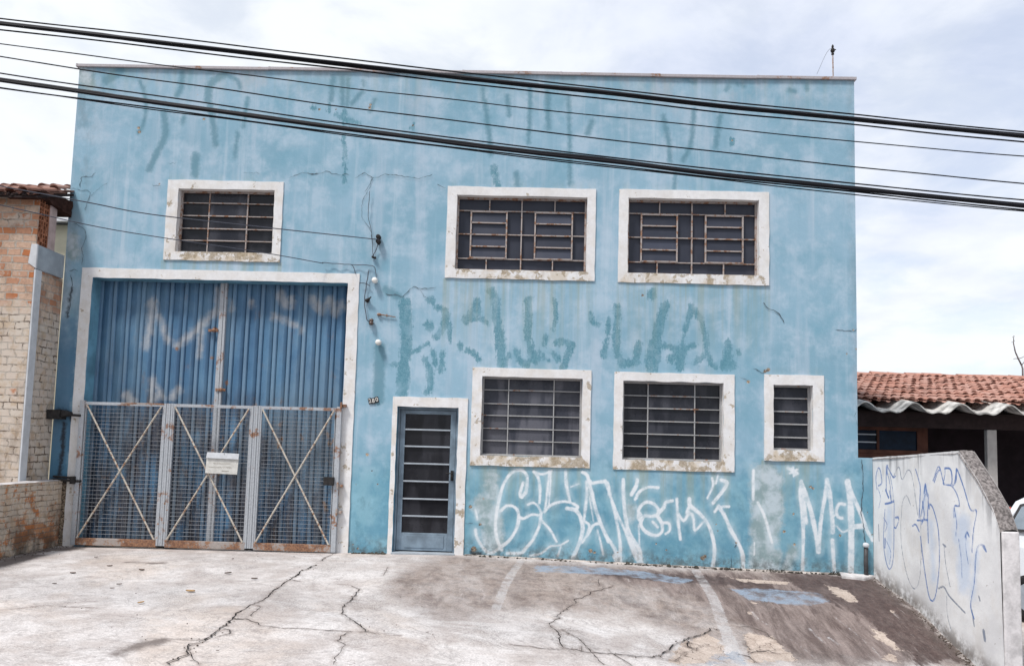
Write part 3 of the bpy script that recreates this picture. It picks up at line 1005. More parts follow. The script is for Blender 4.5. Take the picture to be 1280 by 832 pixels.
poly_sd(ga['dark'], P2, g_xy([(960, 713), (1030, 718), (1090, 722), (1125, 750), (1165, 784), (1206, 826), (1150, 829), (1105, 790), (1060, 762), (1015, 742), (985, 727)]))
poly_sd(ga['dark'], P2, g_xy([(700, 712), (850, 716), (940, 722), (1000, 745), (960, 742), (900, 730), (800, 724)]))
for pts in ([(850, 802), (885, 788), (900, 800), (918, 828), (830, 829)], [(928, 788), (965, 795), (1000, 826), (935, 828)],
            [(1030, 730), (1060, 738), (1075, 752), (1062, 754), (1042, 742)], [(1085, 782), (1105, 790), (1135, 816), (1120, 812), (1095, 798)],
            [(924, 761), (940, 763), (948, 769), (935, 768)], [(905, 720), (990, 727), (985, 731), (930, 727)], [(1108, 761), (1120, 763), (1116, 767)],
            [(935, 750), (952, 753), (944, 755)], [(985, 755), (1000, 758), (992, 761)], [(1100, 825), (1112, 812), (1130, 829)]):
    poly_sd(ga['tan'], P2, g_xy(pts))
poly_sd(ga['bluepaint'], P2, g_xy([(667, 706), (730, 707), (800, 713), (868, 724), (850, 730), (775, 719), (668, 714)]))
poly_sd(ga['bluepaint'], P2, g_xy([(911, 734), (960, 735), (1025, 741), (1037, 753), (1000, 757), (935, 749)]))
poly_sd(ga['bluepaint'], P2, g_xy([(893, 816), (925, 812), (932, 829), (880, 829)]))
stroke_sd(ga['line'], P2, curve_pts(g_xy([(870, 713), (880, 728), (893, 750), (902, 775), (912, 800), (925, 828)]), .05), .13, .16)
stroke_sd(ga['line'], P2, curve_pts(g_xy([(651, 701), (640, 716), (630, 735), (620, 760)]), .05), .11)
stroke_sd(ga['line'], P2, curve_pts(g_xy([(938, 762), (950, 774), (990, 800), (1024, 826)]), .05), .012)
stroke_sd(ga['line'], P2, curve_pts(g_xy([(1042, 770), (1080, 800), (1110, 829)]), .05), .015)
stroke_sd(ga['line'], P2, curve_pts(g_xy([(1012, 786), (1020, 794), (1030, 803)]), .05), .03)
stroke_sd(ga['line'], P2, curve_pts(g_xy([(1036, 797), (1050, 806)]), .05), .035)
for pts, w in ([[(20, 692), (60, 687), (90, 685)], .35], [[(0, 705), (40, 694)], .3], [[(150, 815), (170, 806), (195, 801)], .16], [[(160, 703), (200, 704)], .1], [[(600, 714), (620, 715)], .1]):
    stroke_sd(ga['soil'], P2, curve_pts(g_xy(pts), .05), w)
ga['rim'] = np.where(GX.ravel() < 5.13, np.minimum(np.abs(5.12 - GX.ravel()), np.minimum(np.abs(GX.ravel() + 6.85) * 1.3, .5)), .5)
ground = fast_mesh('ground', np.stack([GX.ravel(), GY.ravel(), GZ.ravel()], 1), GF, M['concrete'], None, ga, smooth=True)
tag(ground, 'cracked pale concrete forecourt sloping down to the right', kind='structure')


for q, w in crack_lines:
    cm = MB()
    wd = np.clip(RNG.normal(1, .4, len(q)), .45, 2.3) * w * .0070
    wd[0] *= .3
    wd[-1] *= .3
    ribbon(cm, [(a, b, float(ground_h(a, b)) + .0075) for a, b in q], wd, normal_fn=GN)
    build('crack', cm, M['crack'], ground)

# ------------------------------------------------------------------ blue building
building = thing('warehouse', (-1.1, 0.0, 0.0), 'two storey blue plaster warehouse with white framed windows and spray painted lettering', 'building')


def fz(u, v):
    p = on_y(u, v, 0.0)
    return p[0], p[2]


def rect(a, b):
    (x0, z1), (x1, z0) = fz(*a), fz(*b)
    return [x0, z0, x1, z1]


OPEN = {
    'gate': [-6.64, -.4, -2.735, 3.955],
    'door': [-1.915, -.045, -1.0, 2.113],
    'w1': rect((224, 236), (340, 317)), 'w2': rect((571.6, 244), (732.5, 340)), 'w3': rect((785.4, 247.5), (948.4, 344.8)),
    'w4': rect((603, 470), (726.4, 572)), 'w5': rect((779, 475.6), (903.7, 577)), 'w6': rect((966.3, 480.5), (1016, 563))}
OUTER = {
    'gate': [-6.81, -.4, -2.563, 4.104], 'door': [-1.985, -.4, -.862, 2.258],
    'w1': rect((211, 225), (350, 328)), 'w2': rect((560, 233), (743, 351.5)), 'w3': rect((774, 237), (961, 357)),
    'w4': rect((591, 459), (737, 585)), 'w5': rect((768, 464.5), (917.5, 590)), 'w6': rect((955, 467.5), (1030, 577))}
XL, XR, ZT = -7.093, 4.905, 7.30


def lines(lo, hi, step, cuts):
    c = sorted(set([lo, hi] + [k for k in cuts if lo < k < hi]))
    out = [np.array([lo])]
    for a, b in zip(c[:-1], c[1:]):
        n = max(1, int(round((b - a) / step)))
        out.append(np.linspace(a, b, n + 1)[1:])
    return np.concatenate(out)


PIER_Z = 1.53
wx = lines(XL, RIGHT_X - .003, .0165, [XR] + [o[i] for o in OPEN.values() for i in (0, 2)])
wz = lines(-.45, ZT, .0165, [PIER_Z] + [o[i] for o in OPEN.values() for i in (1, 3)])
WX, WZ = np.meshgrid(wx, wz, indexing='ij')
FP = np.stack([WX.ravel(), WZ.ravel()], 1)
fa = {k: np.full(len(FP), .5) for k in ('ghost', 'faint', 'pale', 'tagpaint', 'chip', 'soot')}


def S(key, pts, w, zoom=None, w1=None, smooth=True):
    px = Z(pts, *zoom) if zoom else pts
    k = (zoom[0] if zoom else 1.0)
    ww = w / k / 84.0
    ww1 = None if w1 is None else w1 / k / 84.0
    q = np.array([fz(u, v) for u, v in px])
    q = curve_pts(q, .03) if smooth and len(q) > 1 else q
    if len(q) == 1:
        q = np.vstack([q, q + [0.004, 0.0]])
    stroke_sd(fa[key], FP, q, ww, ww1)


# white lettering
G1, G2, G3 = (5.2, 580, 560), (4.895, 740, 560), (5.2, 930, 570)
for pts, w in [
    ([(400, 285), (375, 318), (365, 290), (385, 222)], 24), ([(402, 290), (411, 190), (380, 145), (330, 147), (280, 192), (245, 270), (215, 400), (205, 500), (215, 590), (245, 660)], 24),
    ([(240, 405), (280, 372), (330, 382), (355, 430), (345, 510), (300, 590), (240, 640), (170, 680), (120, 640), (85, 580), (75, 530)], 24), ([(75, 400), (88, 460)], 14),
    ([(355, 440), (385, 455), (440, 430), (490, 435)], 20), ([(415, 365), (450, 353), (480, 375), (500, 412)], 20), ([(455, 152), (485, 200), (495, 280), (490, 355)], 22),
    ([(555, 148), (545, 250), (528, 395)], 20), ([(566, 148), (560, 250), (552, 370)], 16), ([(450, 150), (510, 168), (570, 145)], 18),
    ([(520, 412), (570, 365), (640, 345), (700, 355), (740, 380), (720, 395), (670, 385)], 22), ([(500, 425), (490, 500), (450, 590), (400, 650), (370, 680), (280, 682)], 24),
    ([(505, 470), (560, 530), (603, 607)], 18), ([(660, 152), (665, 230), (688, 340)], 24), ([(695, 250), (745, 230)], 12), ([(670, 390), (720, 400), (755, 440), (772, 520), (755, 600), (708, 715)], 28),
    ([(430, 697), (500, 682), (560, 637), (620, 630), (678, 600)], 18), ([(628, 640), (610, 700)], 18), ([(770, 155), (800, 175), (820, 250), (850, 370), (890, 490), (940, 605)], 26),
    ([(795, 215), (800, 280), (790, 380), (780, 470)], 22), ([(815, 310), (830, 400), (842, 475)], 14), ([(790, 478), (815, 500), (800, 560), (768, 612)], 20), ([(800, 565), (840, 500), (882, 487)], 24),
    ([(868, 530), (885, 600), (905, 690)], 16), ([(795, 220), (822, 215)], 22), ([(828, 226), (925, 217), (945, 300)], 24)]:
    S('tagpaint', pts, w, G1)
for pts, w in [
    ([(0, 211), (80, 205)], 20), ([(80, 196), (115, 300), (150, 440), (170, 560), (175, 690)], 22), ([(0, 270), (30, 400), (80, 520), (140, 620), (150, 700)], 24), ([(95, 240), (150, 390), (200, 500), (270, 680)], 20),
    ([(190, 190), (195, 330), (205, 420), (230, 520), (290, 620), (302, 700)], 26), ([(210, 500), (250, 600), (285, 695)], 30), ([(140, 660), (168, 698)], 36), ([(158, 640), (172, 698)], 30), ([(284, 660), (300, 698)], 36),
    ([(277, 190), (270, 230), (240, 282)], 26), ([(265, 310), (290, 265), (340, 237), (405, 240)], 22), ([(300, 405), (283, 380), (310, 340), (345, 328), (390, 350), (408, 395), (370, 415), (320, 412), (288, 435), (283, 400)], 22),
    ([(320, 410), (298, 460), (330, 510), (390, 532), (427, 510), (427, 460), (400, 415)], 24), ([(370, 448), (402, 482)], 20), ([(435, 455), (468, 458), (476, 500), (450, 522)], 20), ([(410, 392), (440, 360), (450, 330), (492, 320)], 22),
    ([(285, 470), (291, 605)], 12), ([(518, 308), (525, 430), (540, 555)], 20), ([(520, 385), (560, 442), (592, 390)], 20), ([(595, 308), (600, 350), (660, 400), (712, 470), (742, 560), (748, 640), (738, 722)], 26), ([(597, 350), (580, 395), (610, 402), (622, 440), (630, 500), (682, 448)], 20),
    ([(735, 180), (740, 230), (705, 305)], 16), ([(770, 165), (757, 215)], 14), ([(792, 193), (826, 212), (800, 260), (740, 335)], 24), ([(750, 387), (775, 360), (838, 355)], 20), ([(773, 352), (810, 410), (850, 500), (900, 590), (920, 650), (926, 738)], 26)]:
    S('tagpaint', pts, w, G2)
for pts, w in [
    ([(62, 92), (60, 280)], 22), ([(90, 300), (130, 380), (160, 480), (182, 560)], 22), ([(372, 160), (366, 250), (380, 400), (386, 500), (380, 755)], 26), ([(372, 170), (402, 250), (440, 370), (470, 520), (485, 618)], 32),
    ([(485, 618), (500, 420), (525, 270), (540, 152)], 28), ([(540, 152), (560, 270), (575, 420), (577, 492)], 32), ([(575, 545), (587, 745)], 26), ([(382, 200), (390, 300), (402, 430)], 30),
    ([(655, 312), (620, 308), (600, 350), (610, 392), (637, 402)], 24), ([(575, 395), (605, 372)], 20), ([(602, 452), (640, 490), (682, 475)], 14), ([(672, 165), (690, 280), (697, 480), (695, 765)], 42),
    ([(680, 180), (722, 290), (762, 380), (800, 480), (838, 545)], 28), ([(700, 457), (775, 452)], 34), ([(320, 70), (322, 130)], 14), ([(285, 75), (350, 112)], 20), ([(298, 110), (345, 85)], 16), ([(310, 85), (330, 118)], 26), ([(68, 560), (66, 640)], 10)]:
    S('tagpaint', pts, w, G3)
# pale scraped patches
for pts, w in [([(140, 120), (130, 400), (120, 720)], 150), ([(210, 150), (200, 300)], 60), ([(210, 640), (190, 720)], 70)]:
    S('pale', pts, w, G3)
poly_sd(fa['pale'], FP, [fz(u, v) for u, v in ((940, 586), (955, 582), (976, 592), (978, 640), (968, 690), (962, 714), (942, 712))])
S('pale', [(325, 610), (300, 660), (262, 745)], 50, G3)
S('pale', [(180, 170), (175, 320)], 70, G1)
S('pale', [(130, 380), (180, 470), (190, 600)], 130, G1)
S('pale', [(240, 360), (240, 420)], 40, G2)
S('pale', [(90, 298), (92, 320)], 14)
S('pale', [(102, 90), (112, 105)], 14)
# lettering bleeding through the blue coat
T1, T2 = (4.923, 470, 350), (4.923, 720, 350)
for pts, w in [([(178, 140), (186, 230), (182, 450), (160, 695)], 62), ([(380, 165), (430, 200), (420, 280), (368, 352)], 30), ([(320, 275), (328, 292)], 38), ([(225, 445), (320, 392)], 12), ([(350, 440), (365, 512)], 24), ([(410, 450), (404, 552)], 28),
               ([(300, 480), (330, 560), (336, 640), (318, 688)], 30), ([(625, 135), (605, 182), (556, 245)], 40), ([(612, 165), (618, 200)], 52), ([(556, 243), (640, 240), (685, 266)], 22), ([(708, 65), (732, 120), (745, 250), (765, 400), (782, 522)], 50),
               ([(780, 505), (822, 458)], 26), ([(518, 395), (520, 425)], 24), ([(560, 430), (600, 450), (632, 488)], 26), ([(940, 120), (935, 230), (935, 330), (955, 430), (978, 492)], 40), ([(955, 490), (1030, 472)], 30), ([(870, 440), (882, 490), (922, 520)], 34),
               ([(1100, 125), (1106, 220), (1090, 300)], 22), ([(1050, 350), (1035, 402)], 20), ([(1110, 387), (1160, 380), (1205, 410), (1182, 460), (1150, 542)], 32), ([(1090, 455), (1122, 492)], 30), ([(1010, 440), (1060, 495)], 16), ([(455, 270), (455, 380)], 16), ([(90, 517), (140, 515)], 16),
               ([(330, 120), (345, 135)], 34)]:
    S('ghost', pts, w, T1)
for pts, w in [([(85, 200), (100, 250), (132, 277)], 22), ([(245, 165), (252, 240), (250, 335)], 34), ([(206, 240), (195, 330), (170, 462)], 20), ([(245, 350), (255, 440), (288, 512)], 36), ([(285, 508), (370, 510)], 36), ([(365, 505), (390, 388)], 34),
               ([(550, 158), (530, 220), (500, 330), (482, 420)], 52), ([(486, 390), (468, 525)], 84), ([(520, 400), (585, 415), (640, 440), (690, 412), (732, 395)], 24), ([(582, 492), (622, 450)], 42), ([(645, 440), (634, 535)], 46),
               ([(710, 160), (690, 250), (665, 350), (655, 425)], 24), ([(715, 160), (762, 240), (795, 340), (805, 440), (830, 510), (862, 542)], 28), ([(740, 507), (790, 465)], 32), ([(470, 72), (466, 106)], 36), ([(935, 385), (935, 472)], 34), ([(915, 525), (960, 525)], 48), ([(1000, 440), (998, 452)], 22)]:
    S('ghost', pts, w, T2)
A1, A2, A3 = (4.896, 80, 70), (4.129, 330, 80), (2.909, 640, 80)
for pts, w in [([(180, 110), (165, 185)], 26), ([(465, 155), (490, 220), (502, 330), (480, 430), (455, 470)], 24), ([(725, 105), (715, 200), (690, 240)], 34), ([(985, 112), (900, 170), (880, 270)], 48), ([(985, 112), (1060, 150), (1078, 195)], 28),
               ([(890, 290), (915, 420), (928, 545)], 38), ([(612, 350), (620, 480), (570, 590), (520, 695)], 40), ([(805, 612), (800, 722)], 52), ([(735, 370), (725, 410)], 24), ([(350, 90), (260, 150)], 60), ([(1125, 260), (1100, 430)], 24), ([(1065, 470), (1045, 620)], 22)]:
    S('faint', pts, w, A1)
for pts, w in [([(357, 72), (345, 190)], 28), ([(405, 72), (405, 210)], 26), ([(432, 78), (430, 215)], 20), ([(505, 145), (455, 205)], 28), ([(1130, 128), (1132, 190)], 18), ([(1140, 190), (1165, 390), (1170, 470)], 26), ([(1255, 165), (1265, 265)], 24), ([(510, 90), (515, 108)], 16), ([(570, 185), (548, 245)], 20)]:
    S('faint', pts, w, A2)
for pts, w in [([(410, 365), (418, 480), (415, 605)], 14), ([(1185, 535), (1203, 628)], 26), ([(370, 262), (440, 300)], 18), ([(415, 240), (412, 310)], 14), ([(340, 215), (335, 245)], 12), ([(440, 290), (490, 305)], 14), ([(255, 225), (262, 232)], 18), ([(760, 330), (772, 312)], 14)]:
    S('ghost', pts, w, A2)
for pts, w in [([(65, 80), (65, 180), (60, 285)], 16), ([(130, 108), (132, 235)], 20), ([(205, 118), (210, 300), (210, 440)], 14), ([(290, 210), (275, 252)], 22), ([(550, 190), (570, 290), (575, 352)], 18), ([(662, 168), (650, 290), (622, 352)], 18), ([(596, 398), (590, 455)], 14),
               ([(757, 190), (740, 302)], 18), ([(785, 82), (780, 95)], 16), ([(820, 75), (845, 82)], 12), ([(1010, 95), (1025, 100)], 20), ([(1070, 82), (1072, 92)], 16), ([(15, 398), (20, 442)], 20), ([(630, 55), (665, 70)], 8)]:
    S('faint', pts, w, A3)
S('ghost', [(800, 275), (800, 290)], 14, A3)
S('faint', [(475, 435), (473, 500)], 14)
S('faint', [(497, 370), (482, 362)], 10)
# chips and knocks
for u, v, r in [(459, 568, 4), (588, 633, 4), (604, 623, 2), (592, 686, 7), (738, 688, 5), (743, 690, 3), (878, 697, 5), (881, 695, 4), (1013, 608, 3), (1016, 610, 3), (992, 642, 2.5), (980, 664, 3.5), (993, 680, 3), (1050, 669, 3), (803, 369, 3), (960, 462, 4.5), (956, 464, 4),
                (935, 477, 4), (173, 160, 4), (174, 165, 4), (462, 135, 3.5), (463, 131, 3), (399, 137, 3), (420, 137, 2), (516, 157, 2.5), (247, 119, 1.5), (255, 149, 3.2), (915, 176, 2.2), (1066, 412, 2), (1058, 442, 2), (1070, 436, 2), (640, 700, 2), (820, 679, 2), (833, 687, 2), (772, 690, 2),
                (600, 655, 3), (465, 588, 1.6), (472, 605, 2), (447, 685, 2.5), (441, 680, 2), (76, 345, 1.8), (920, 678, 2.5), (897, 663, 1.8), (895, 655, 1.6), (199, 230, 2), (445, 605, 1.4), (1084, 640, 2), (1090, 668, 2)]:
    S('chip', [(u, v)], r)
for pts, w in [([(80, 530), (78, 560), (74, 592)], 5), ([(72, 512), (86, 516), (90, 524)], 5), ([(66, 598), (86, 602)], 6), ([(84, 672), (92, 686)], 10), ([(90, 360), (86, 380), (84, 395)], 2), ([(590, 690), (600, 692)], 5)]:
    S('soot', pts, w)
for pts, w in [([(78, 606), (76, 640), (72, 682)], 12), ([(84, 630), (80, 670)], 5)]:
    S('chip', pts, w)
drip = np.zeros(len(FP))
for k in ('w1', 'w2', 'w3', 'w4', 'w5', 'w6'):
    x0, z0, x1, z1 = OUTER[k]
    inx = (FP[:, 0] > x0 - .03) & (FP[:, 0] < x1 + .03) & (FP[:, 1] < z0)
    drip = np.maximum(drip, np.where(inx, np.clip(1 - (z0 - FP[:, 1]) / (1.2 if k in ('w2', 'w3') else .9), 0, 1) * .9, 0))
    above = (FP[:, 0] > x0) & (FP[:, 0] < x1) & (FP[:, 1] > z1)
    drip = np.maximum(drip, np.where(above, np.clip(1 - (FP[:, 1] - z1) / .15, 0, 1) * .3, 0))
drip = np.maximum(drip, np.clip((FP[:, 1] - 6.7) / .6, 0, 1) * .35)
fa['drip'] = drip
fa['foot'] = FP[:, 1] - ground_h(FP[:, 0], np.full(len(FP), -.02))
fi = np.arange(len(FP)).reshape(len(wx), len(wz))
FF = np.stack([fi[:-1, :-1], fi[1:, :-1], fi[1:, 1:], fi[:-1, 1:]], -1).reshape(-1, 4)
cxm = (.5 * (wx[:-1] + wx[1:]))[:, None] + 0 * wz[None, :-1]
czm = (.5 * (wz[:-1] + wz[1:]))[None, :] + 0 * wx[:-1, None]
keep = np.ones(cxm.shape, bool)
for o in OPEN.values():
    keep &= ~((cxm > o[0]) & (cxm < o[2]) & (czm > o[1]) & (czm < o[3]))
keep &= ~((cxm > XR) & (czm > PIER_Z))
FF = FF[keep.ravel()]
# slightly uneven hand-trowelled face
yy = .006 * np.sin(FP[:, 0] * 1.7 + 2 * np.sin(FP[:, 1] * .9)) * np.sin(FP[:, 1] * 1.3 + .5) - .002
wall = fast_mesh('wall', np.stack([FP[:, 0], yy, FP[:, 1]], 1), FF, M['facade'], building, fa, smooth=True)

# the other walls and the roof of the building
sb = MB()
DEEP = 13.0
sb.add([(XL, 0, -.5), (XL, DEEP, -.5), (XL, DEEP, ZT), (XL, 0, ZT)], [(3, 2, 1, 0)])
sb.add([(XR, 0, -.5), (XR, DEEP, -.5), (XR, DEEP, ZT), (XR, 0, ZT)], [(0, 1, 2, 3)])
sb.add([(XL, DEEP, -.5), (XR, DEEP, -.5), (XR, DEEP, ZT), (XL, DEEP, ZT)], [(3, 2, 1, 0)])
build('side_wall', sb, M['wall_side'], building)
rb = MB()
rb.box((XL + .02, .06, ZT - .35), (XR - .02, DEEP - .02, ZT - .2))
build('roof', rb, M['white_roof'], building)
# metal flashing along the parapet: bent sheet with joints
cb = MB()
seg = np.linspace(XL - .03, XR + .03, 9)
for a, b in zip(seg[:-1], seg[1:]):
    dz = random.uniform(-.006, .006)
    cb.box((a + .002, -.036, ZT - .022 + dz), (b - .002, .17, ZT + .022 + dz))
    cb.box((a - .012, -.039, ZT - .024 + dz), (a + .02, .172, ZT + .025 + dz))
build('parapet_cap', cb, M['flashing'], building, bevel=.003)
# low blue pier that joins the building to the boundary wall
pb = MB()
pb.box((XR + .004, .02, -.5), (RIGHT_X - .004, .3, 1.53))
build('side_pier', pb, M['wall_side'], building, bevel=.006)

# cracks in the plaster
k1, k4, k7 = (3.78, 0, 200), (3.08, 190, 210), (4.894, 440, 280)
wall_cracks = [
    (Z([(335, 135), (415, 145), (425, 170), (405, 240)], *k1), .8), (Z([(380, 130), (385, 80), (440, 75), (455, 60)], *k1), 1.2), (Z([(350, 300), (398, 320), (402, 360), (390, 500)], *k1), .8), (Z([(330, 525), (372, 526)], *k1), 1.3), (Z([(338, 540), (340, 610), (325, 740)], *k1), 1.4),
    (Z([(425, 170), (480, 130), (510, 110)], *k1), .5), (Z([(130, 590), (200, 560), (270, 568), (320, 558), (400, 580), (440, 575)], *A2), .8), (Z([(240, 572), (282, 564)], *A2), 1.3), (Z([(470, 590), (520, 562), (565, 590), (620, 570), (700, 580), (790, 595), (870, 570)], *A2), 1.0), (Z([(565, 590), (545, 625), (520, 661)], *A2), .7),
    (Z([(850, 40), (815, 120), (805, 190), (840, 240), (855, 300)], *k4), .7), (Z([(205, 425), (320, 440), (380, 380), (420, 400), (520, 385)], *k7), 1.2), (Z([(420, 400), (440, 440), (490, 470)], *k7), .5), (Z([(1150, 140), (1185, 178), (1222, 190), (1280, 265)], *T2), 1.5), (Z([(1085, 545), (1140, 570), (1190, 560)], *T2), 1.3),
    (Z([(1005, 597), (1050, 612)], *T2), 1.0), ([(1044, 412), (1060, 412), (1071, 411)], 1.0), (Z([(545, 785), (598, 795)], *A1), 1.5), (Z([(640, 655), (690, 652)], *A1), .6), (Z([(1100, 712), (1200, 722)], *A1), .5), (Z([(895, 620), (940, 640)], *A2), .8), (Z([(190, 248), (218, 240)], *A2), .6),
    ([(1069, 505), (1071, 540)], .4), ([(1076, 574), (1078, 600), (1077, 640), (1081, 680)], 1.5), (Z([(800, 690), (840, 690), (890, 688)], *G1), .6), (Z([(10, 485), (60, 487)], *G1), 1.4), (Z([(855, 650), (850, 735)], *G2), .8), (Z([(870, 605), (885, 585)], *G2), 2.2)]
FN = lambda p: Vector((0, -1, 0))
for pts, w in wall_cracks:
    wc = MB()
    q = jitter_line(np.array([fz(u, v) for u, v in pts]), .005, .03)
    wd = np.clip(RNG.normal(1, .4, len(q)), .5, 2.0) * w * .0062
    wd[0] *= .2
    wd[-1] *= .2
    ribbon(wc, [(a, -.0125, b) for a, b in q], wd, normal_fn=FN)
    build('plaster_crack', wc, M['crack_wall'], building)


# white plaster bands around openings
def surround(name, parent, o, i, mats, bottom=True, reveal=.17, proud=.022, grime=.35):
    """outer rect o, inner rect i (x0,z0,x1,z1)"""
    step = .06
    mb = MB()
    gr = []

    def side(p0, p1, q0, q1, g):
        L = math.hypot(p1[0] - p0[0], p1[1] - p0[1])
        n = max(3, int(L / step))
        base = len(mb.v)
        for k in range(n + 1):
            t = k / n
            ax, az = p0[0] + (p1[0] - p0[0]) * t, p0[1] + (p1[1] - p0[1]) * t
            bx, bz = q0[0] + (q1[0] - q0[0]) * t, q0[1] + (q1[1] - q0[1]) * t
            j = lambda s: (mnoise.noise(Vector((ax * 5 + s, az * 5, s * 3.1))) * .009 if 0 < k < n else 0)
            hx, hz = (j(1), j(2))
            mb.v += [(ax + hx, .004, az + hz), (ax + hx, -proud, az + hz), (bx + j(3), -proud, bz + j(4)), (bx, reveal, bz)]
            gr.extend([g, g, g, g])
        for k in range(n):
            a = base + 4 * k
            for m_, s_ in ((0, 0), (0, 1), (1, 2)):
                mb.f.append((a + s_, a + s_ + 1, a + 4 + s_ + 1, a + 4 + s_))
                mb.m.append(m_)

    (x0, z0, x1, z1), (a0, b0, a1, b1) = o, i
    side((x0, z1), (x1, z1), (a0, b1), (a1, b1), grime * .35)
    side((x1, z1), (x1, z0), (a1, b1), (a1, b0), grime * .6)
    if bottom:
        side((x1, z0), (x0, z0), (a1, b0), (a0, b0), min(1, grime * 2.4))
    side((x0, z0), (x0, z1), (a0, b0), (a0, b1), grime * .6)
    ob = build(name, mb, mats, parent)
    at = ob.data.attributes.new('grime', 'FLOAT', 'POINT')
    at.data.foreach_set('value', gr)
    # consistent outward faces
    import bmesh
    bm = bmesh.new()
    bm.from_mesh(ob.data)
    bmesh.ops.remove_doubles(bm, verts=bm.verts, dist=1e-5)
    bmesh.ops.recalc_face_normals(bm, faces=bm.faces)
    bm.to_mesh(ob.data)
    bm.free()
    return ob


def window(key, kind, glassmat, ironmat, label, grime):
    o, i = OUTER[key], OPEN[key]
    root = surround('window', building, o, i, [M['surround'], M['surround']], grime=grime)
    root['label'] = label
    x0, z0, x1, z1 = i
    W, H = x1 - x0, z1 - z0
    X = lambda t: x0 + W * t
    Zt = lambda t: z1 - H * t                      # t measured from the top
    yf = .105
    fr = MB()
    ft = .028
    fr.box((x0 + .002, yf - .02, z0 + .002), (x1 - .002, yf + .02, z0 + ft))
    fr.box((x0 + .002, yf - .02, z1 - ft), (x1 - .002, yf + .02, z1 - .002))
    fr.box((x0 + .002, yf - .0195, z0 + ft), (x0 + ft, yf + .0195, z1 - ft))
    fr.box((x1 - ft, yf - .0195, z0 + ft), (x1 - .002, yf + .0195, z1 - ft))
    H_ = lambda a, b, t, w=.014, y=0.0: fr.bar((X(a), yf + y, Zt(t)), (X(b), yf + y, Zt(t)), w, .03)
    V_ = lambda t, a, b, w=.014, y=0.0: fr.bar((X(t), yf + y, Zt(a)), (X(t), yf + y, Zt(b)), w, .034)
    panes = []                                      # tilted louvre panes: x0,x1,t0,t1
    if kind == 'three':
        cols, rows = {'w1': ((.30, .70), (.19, .395, .60, .79)), 'w4': ((.265, .72), (.165, .34, .49, .655, .81)), 'w5': ((.26, .73), (.18, .34, .505, .67, .83))}[key]
        for c in cols:
            V_(c, 0.01, .99, .016)
        for r in rows:
            H_(.01, cols[0], r, .012)
            H_(cols[0], cols[1], r, .017, -.006)
            H_(cols[1], .99, r, .012)
        e = [0] + list(rows) + [1]
        for a, b in zip(e[:-1], e[1:]):
            panes.append((cols[0], cols[1], a, b))
    elif kind == 'double':
        for r in (.18, .83):
            H_(.01, .99, r)
        H_(.01, .11, .5)
        H_(.385, .605, .5)
        H_(.89, .99, .5)
        V_(.5, .01, .99, .019)
        for t in (.25, .755):
            V_(t, .01, .18, .017)
        for t in (.235, .745):
            V_(t, .83, .99, .017)
        for a, b in ((.11, .385), (.605, .89)):
            V_(a, .18, .83, .022, -.012)
            V_(b, .18, .83, .022, -.012)
            for r in (.195, .345, .505, .665, .82):
                H_(a, b, r, .017, -.014)
            e = (.195, .345, .505, .665, .82)
            for p, q in zip(e[:-1], e[1:]):
                panes.append((a, b, p, q))
    else:
        for r in (.2, .405, .6, .805):
            H_(.01, .99, r, .020, -.006)
        V_(.95, .01, .99, .02)
        V_(.05, .01, .99, .014)
        for a, b in zip((0, .2, .405, .6, .805), (.2, .405, .6, .805, 1)):
            panes.append((.05, .95, a, b))
    build('iron_frame', fr, ironmat, root)
    gb = MB()
    gb.add([(x0, yf + .022, z0), (x1, yf + .022, z0), (x1, yf + .022, z1), (x0, yf + .022, z1)], [(0, 1, 2, 3)])
    build('pane', gb, glassmat, root)
    for (a, b, p, q) in panes:                       # hinged louvres, each a little open
        tilt = random.uniform(.008, .02)
        za, zb = Zt(p) - .012, Zt(q) + .01
        if zb >= za:
            continue
        lb = MB()
        lb.hexa([(X(a) + .012, yf - .004 - tilt, zb), (X(b) - .012, yf - .004 - tilt, zb), (X(b) - .012, yf + .001 - tilt, zb), (X(a) + .012, yf + .001 - tilt, zb)],
                [(X(a) + .012, yf + .006, za), (X(b) - .012, yf + .006, za), (X(b) - .012, yf + .011, za), (X(a) + .012, yf + .011, za)])
        build('louvre', lb, glassmat, root)
    return root


window('w1', 'three', M['glass'], M['iron'], 'small barred window above the big gate', .55)
window('w2', 'double', M['glass_upper'], M['iron'], 'upper double louvre window near the middle of the facade', .3)
window('w3', 'double', M['glass_upper'], M['iron'], 'upper double louvre window towards the right end', .3)
window('w4', 'three', M['glass_pale'], M['iron_pale'], 'lower window beside the door, paint peeling at its sill', .6)
window('w5', 'three', M['glass'], M['iron_pale'], 'lower middle window between two others', .4)
window('w6', 'slim', M['glass'], M['iron_pale'], 'narrow lower window at the right end', .4)

# gate opening: surround, corrugated steel leaves
gs = surround('gate_surround', building, OUTER['gate'], OPEN['gate'], [M['surround'], M['reveal_blue']], bottom=False, reveal=.27, proud=.02, grime=.45)
YG = .23                                            # plane of the steel leaves


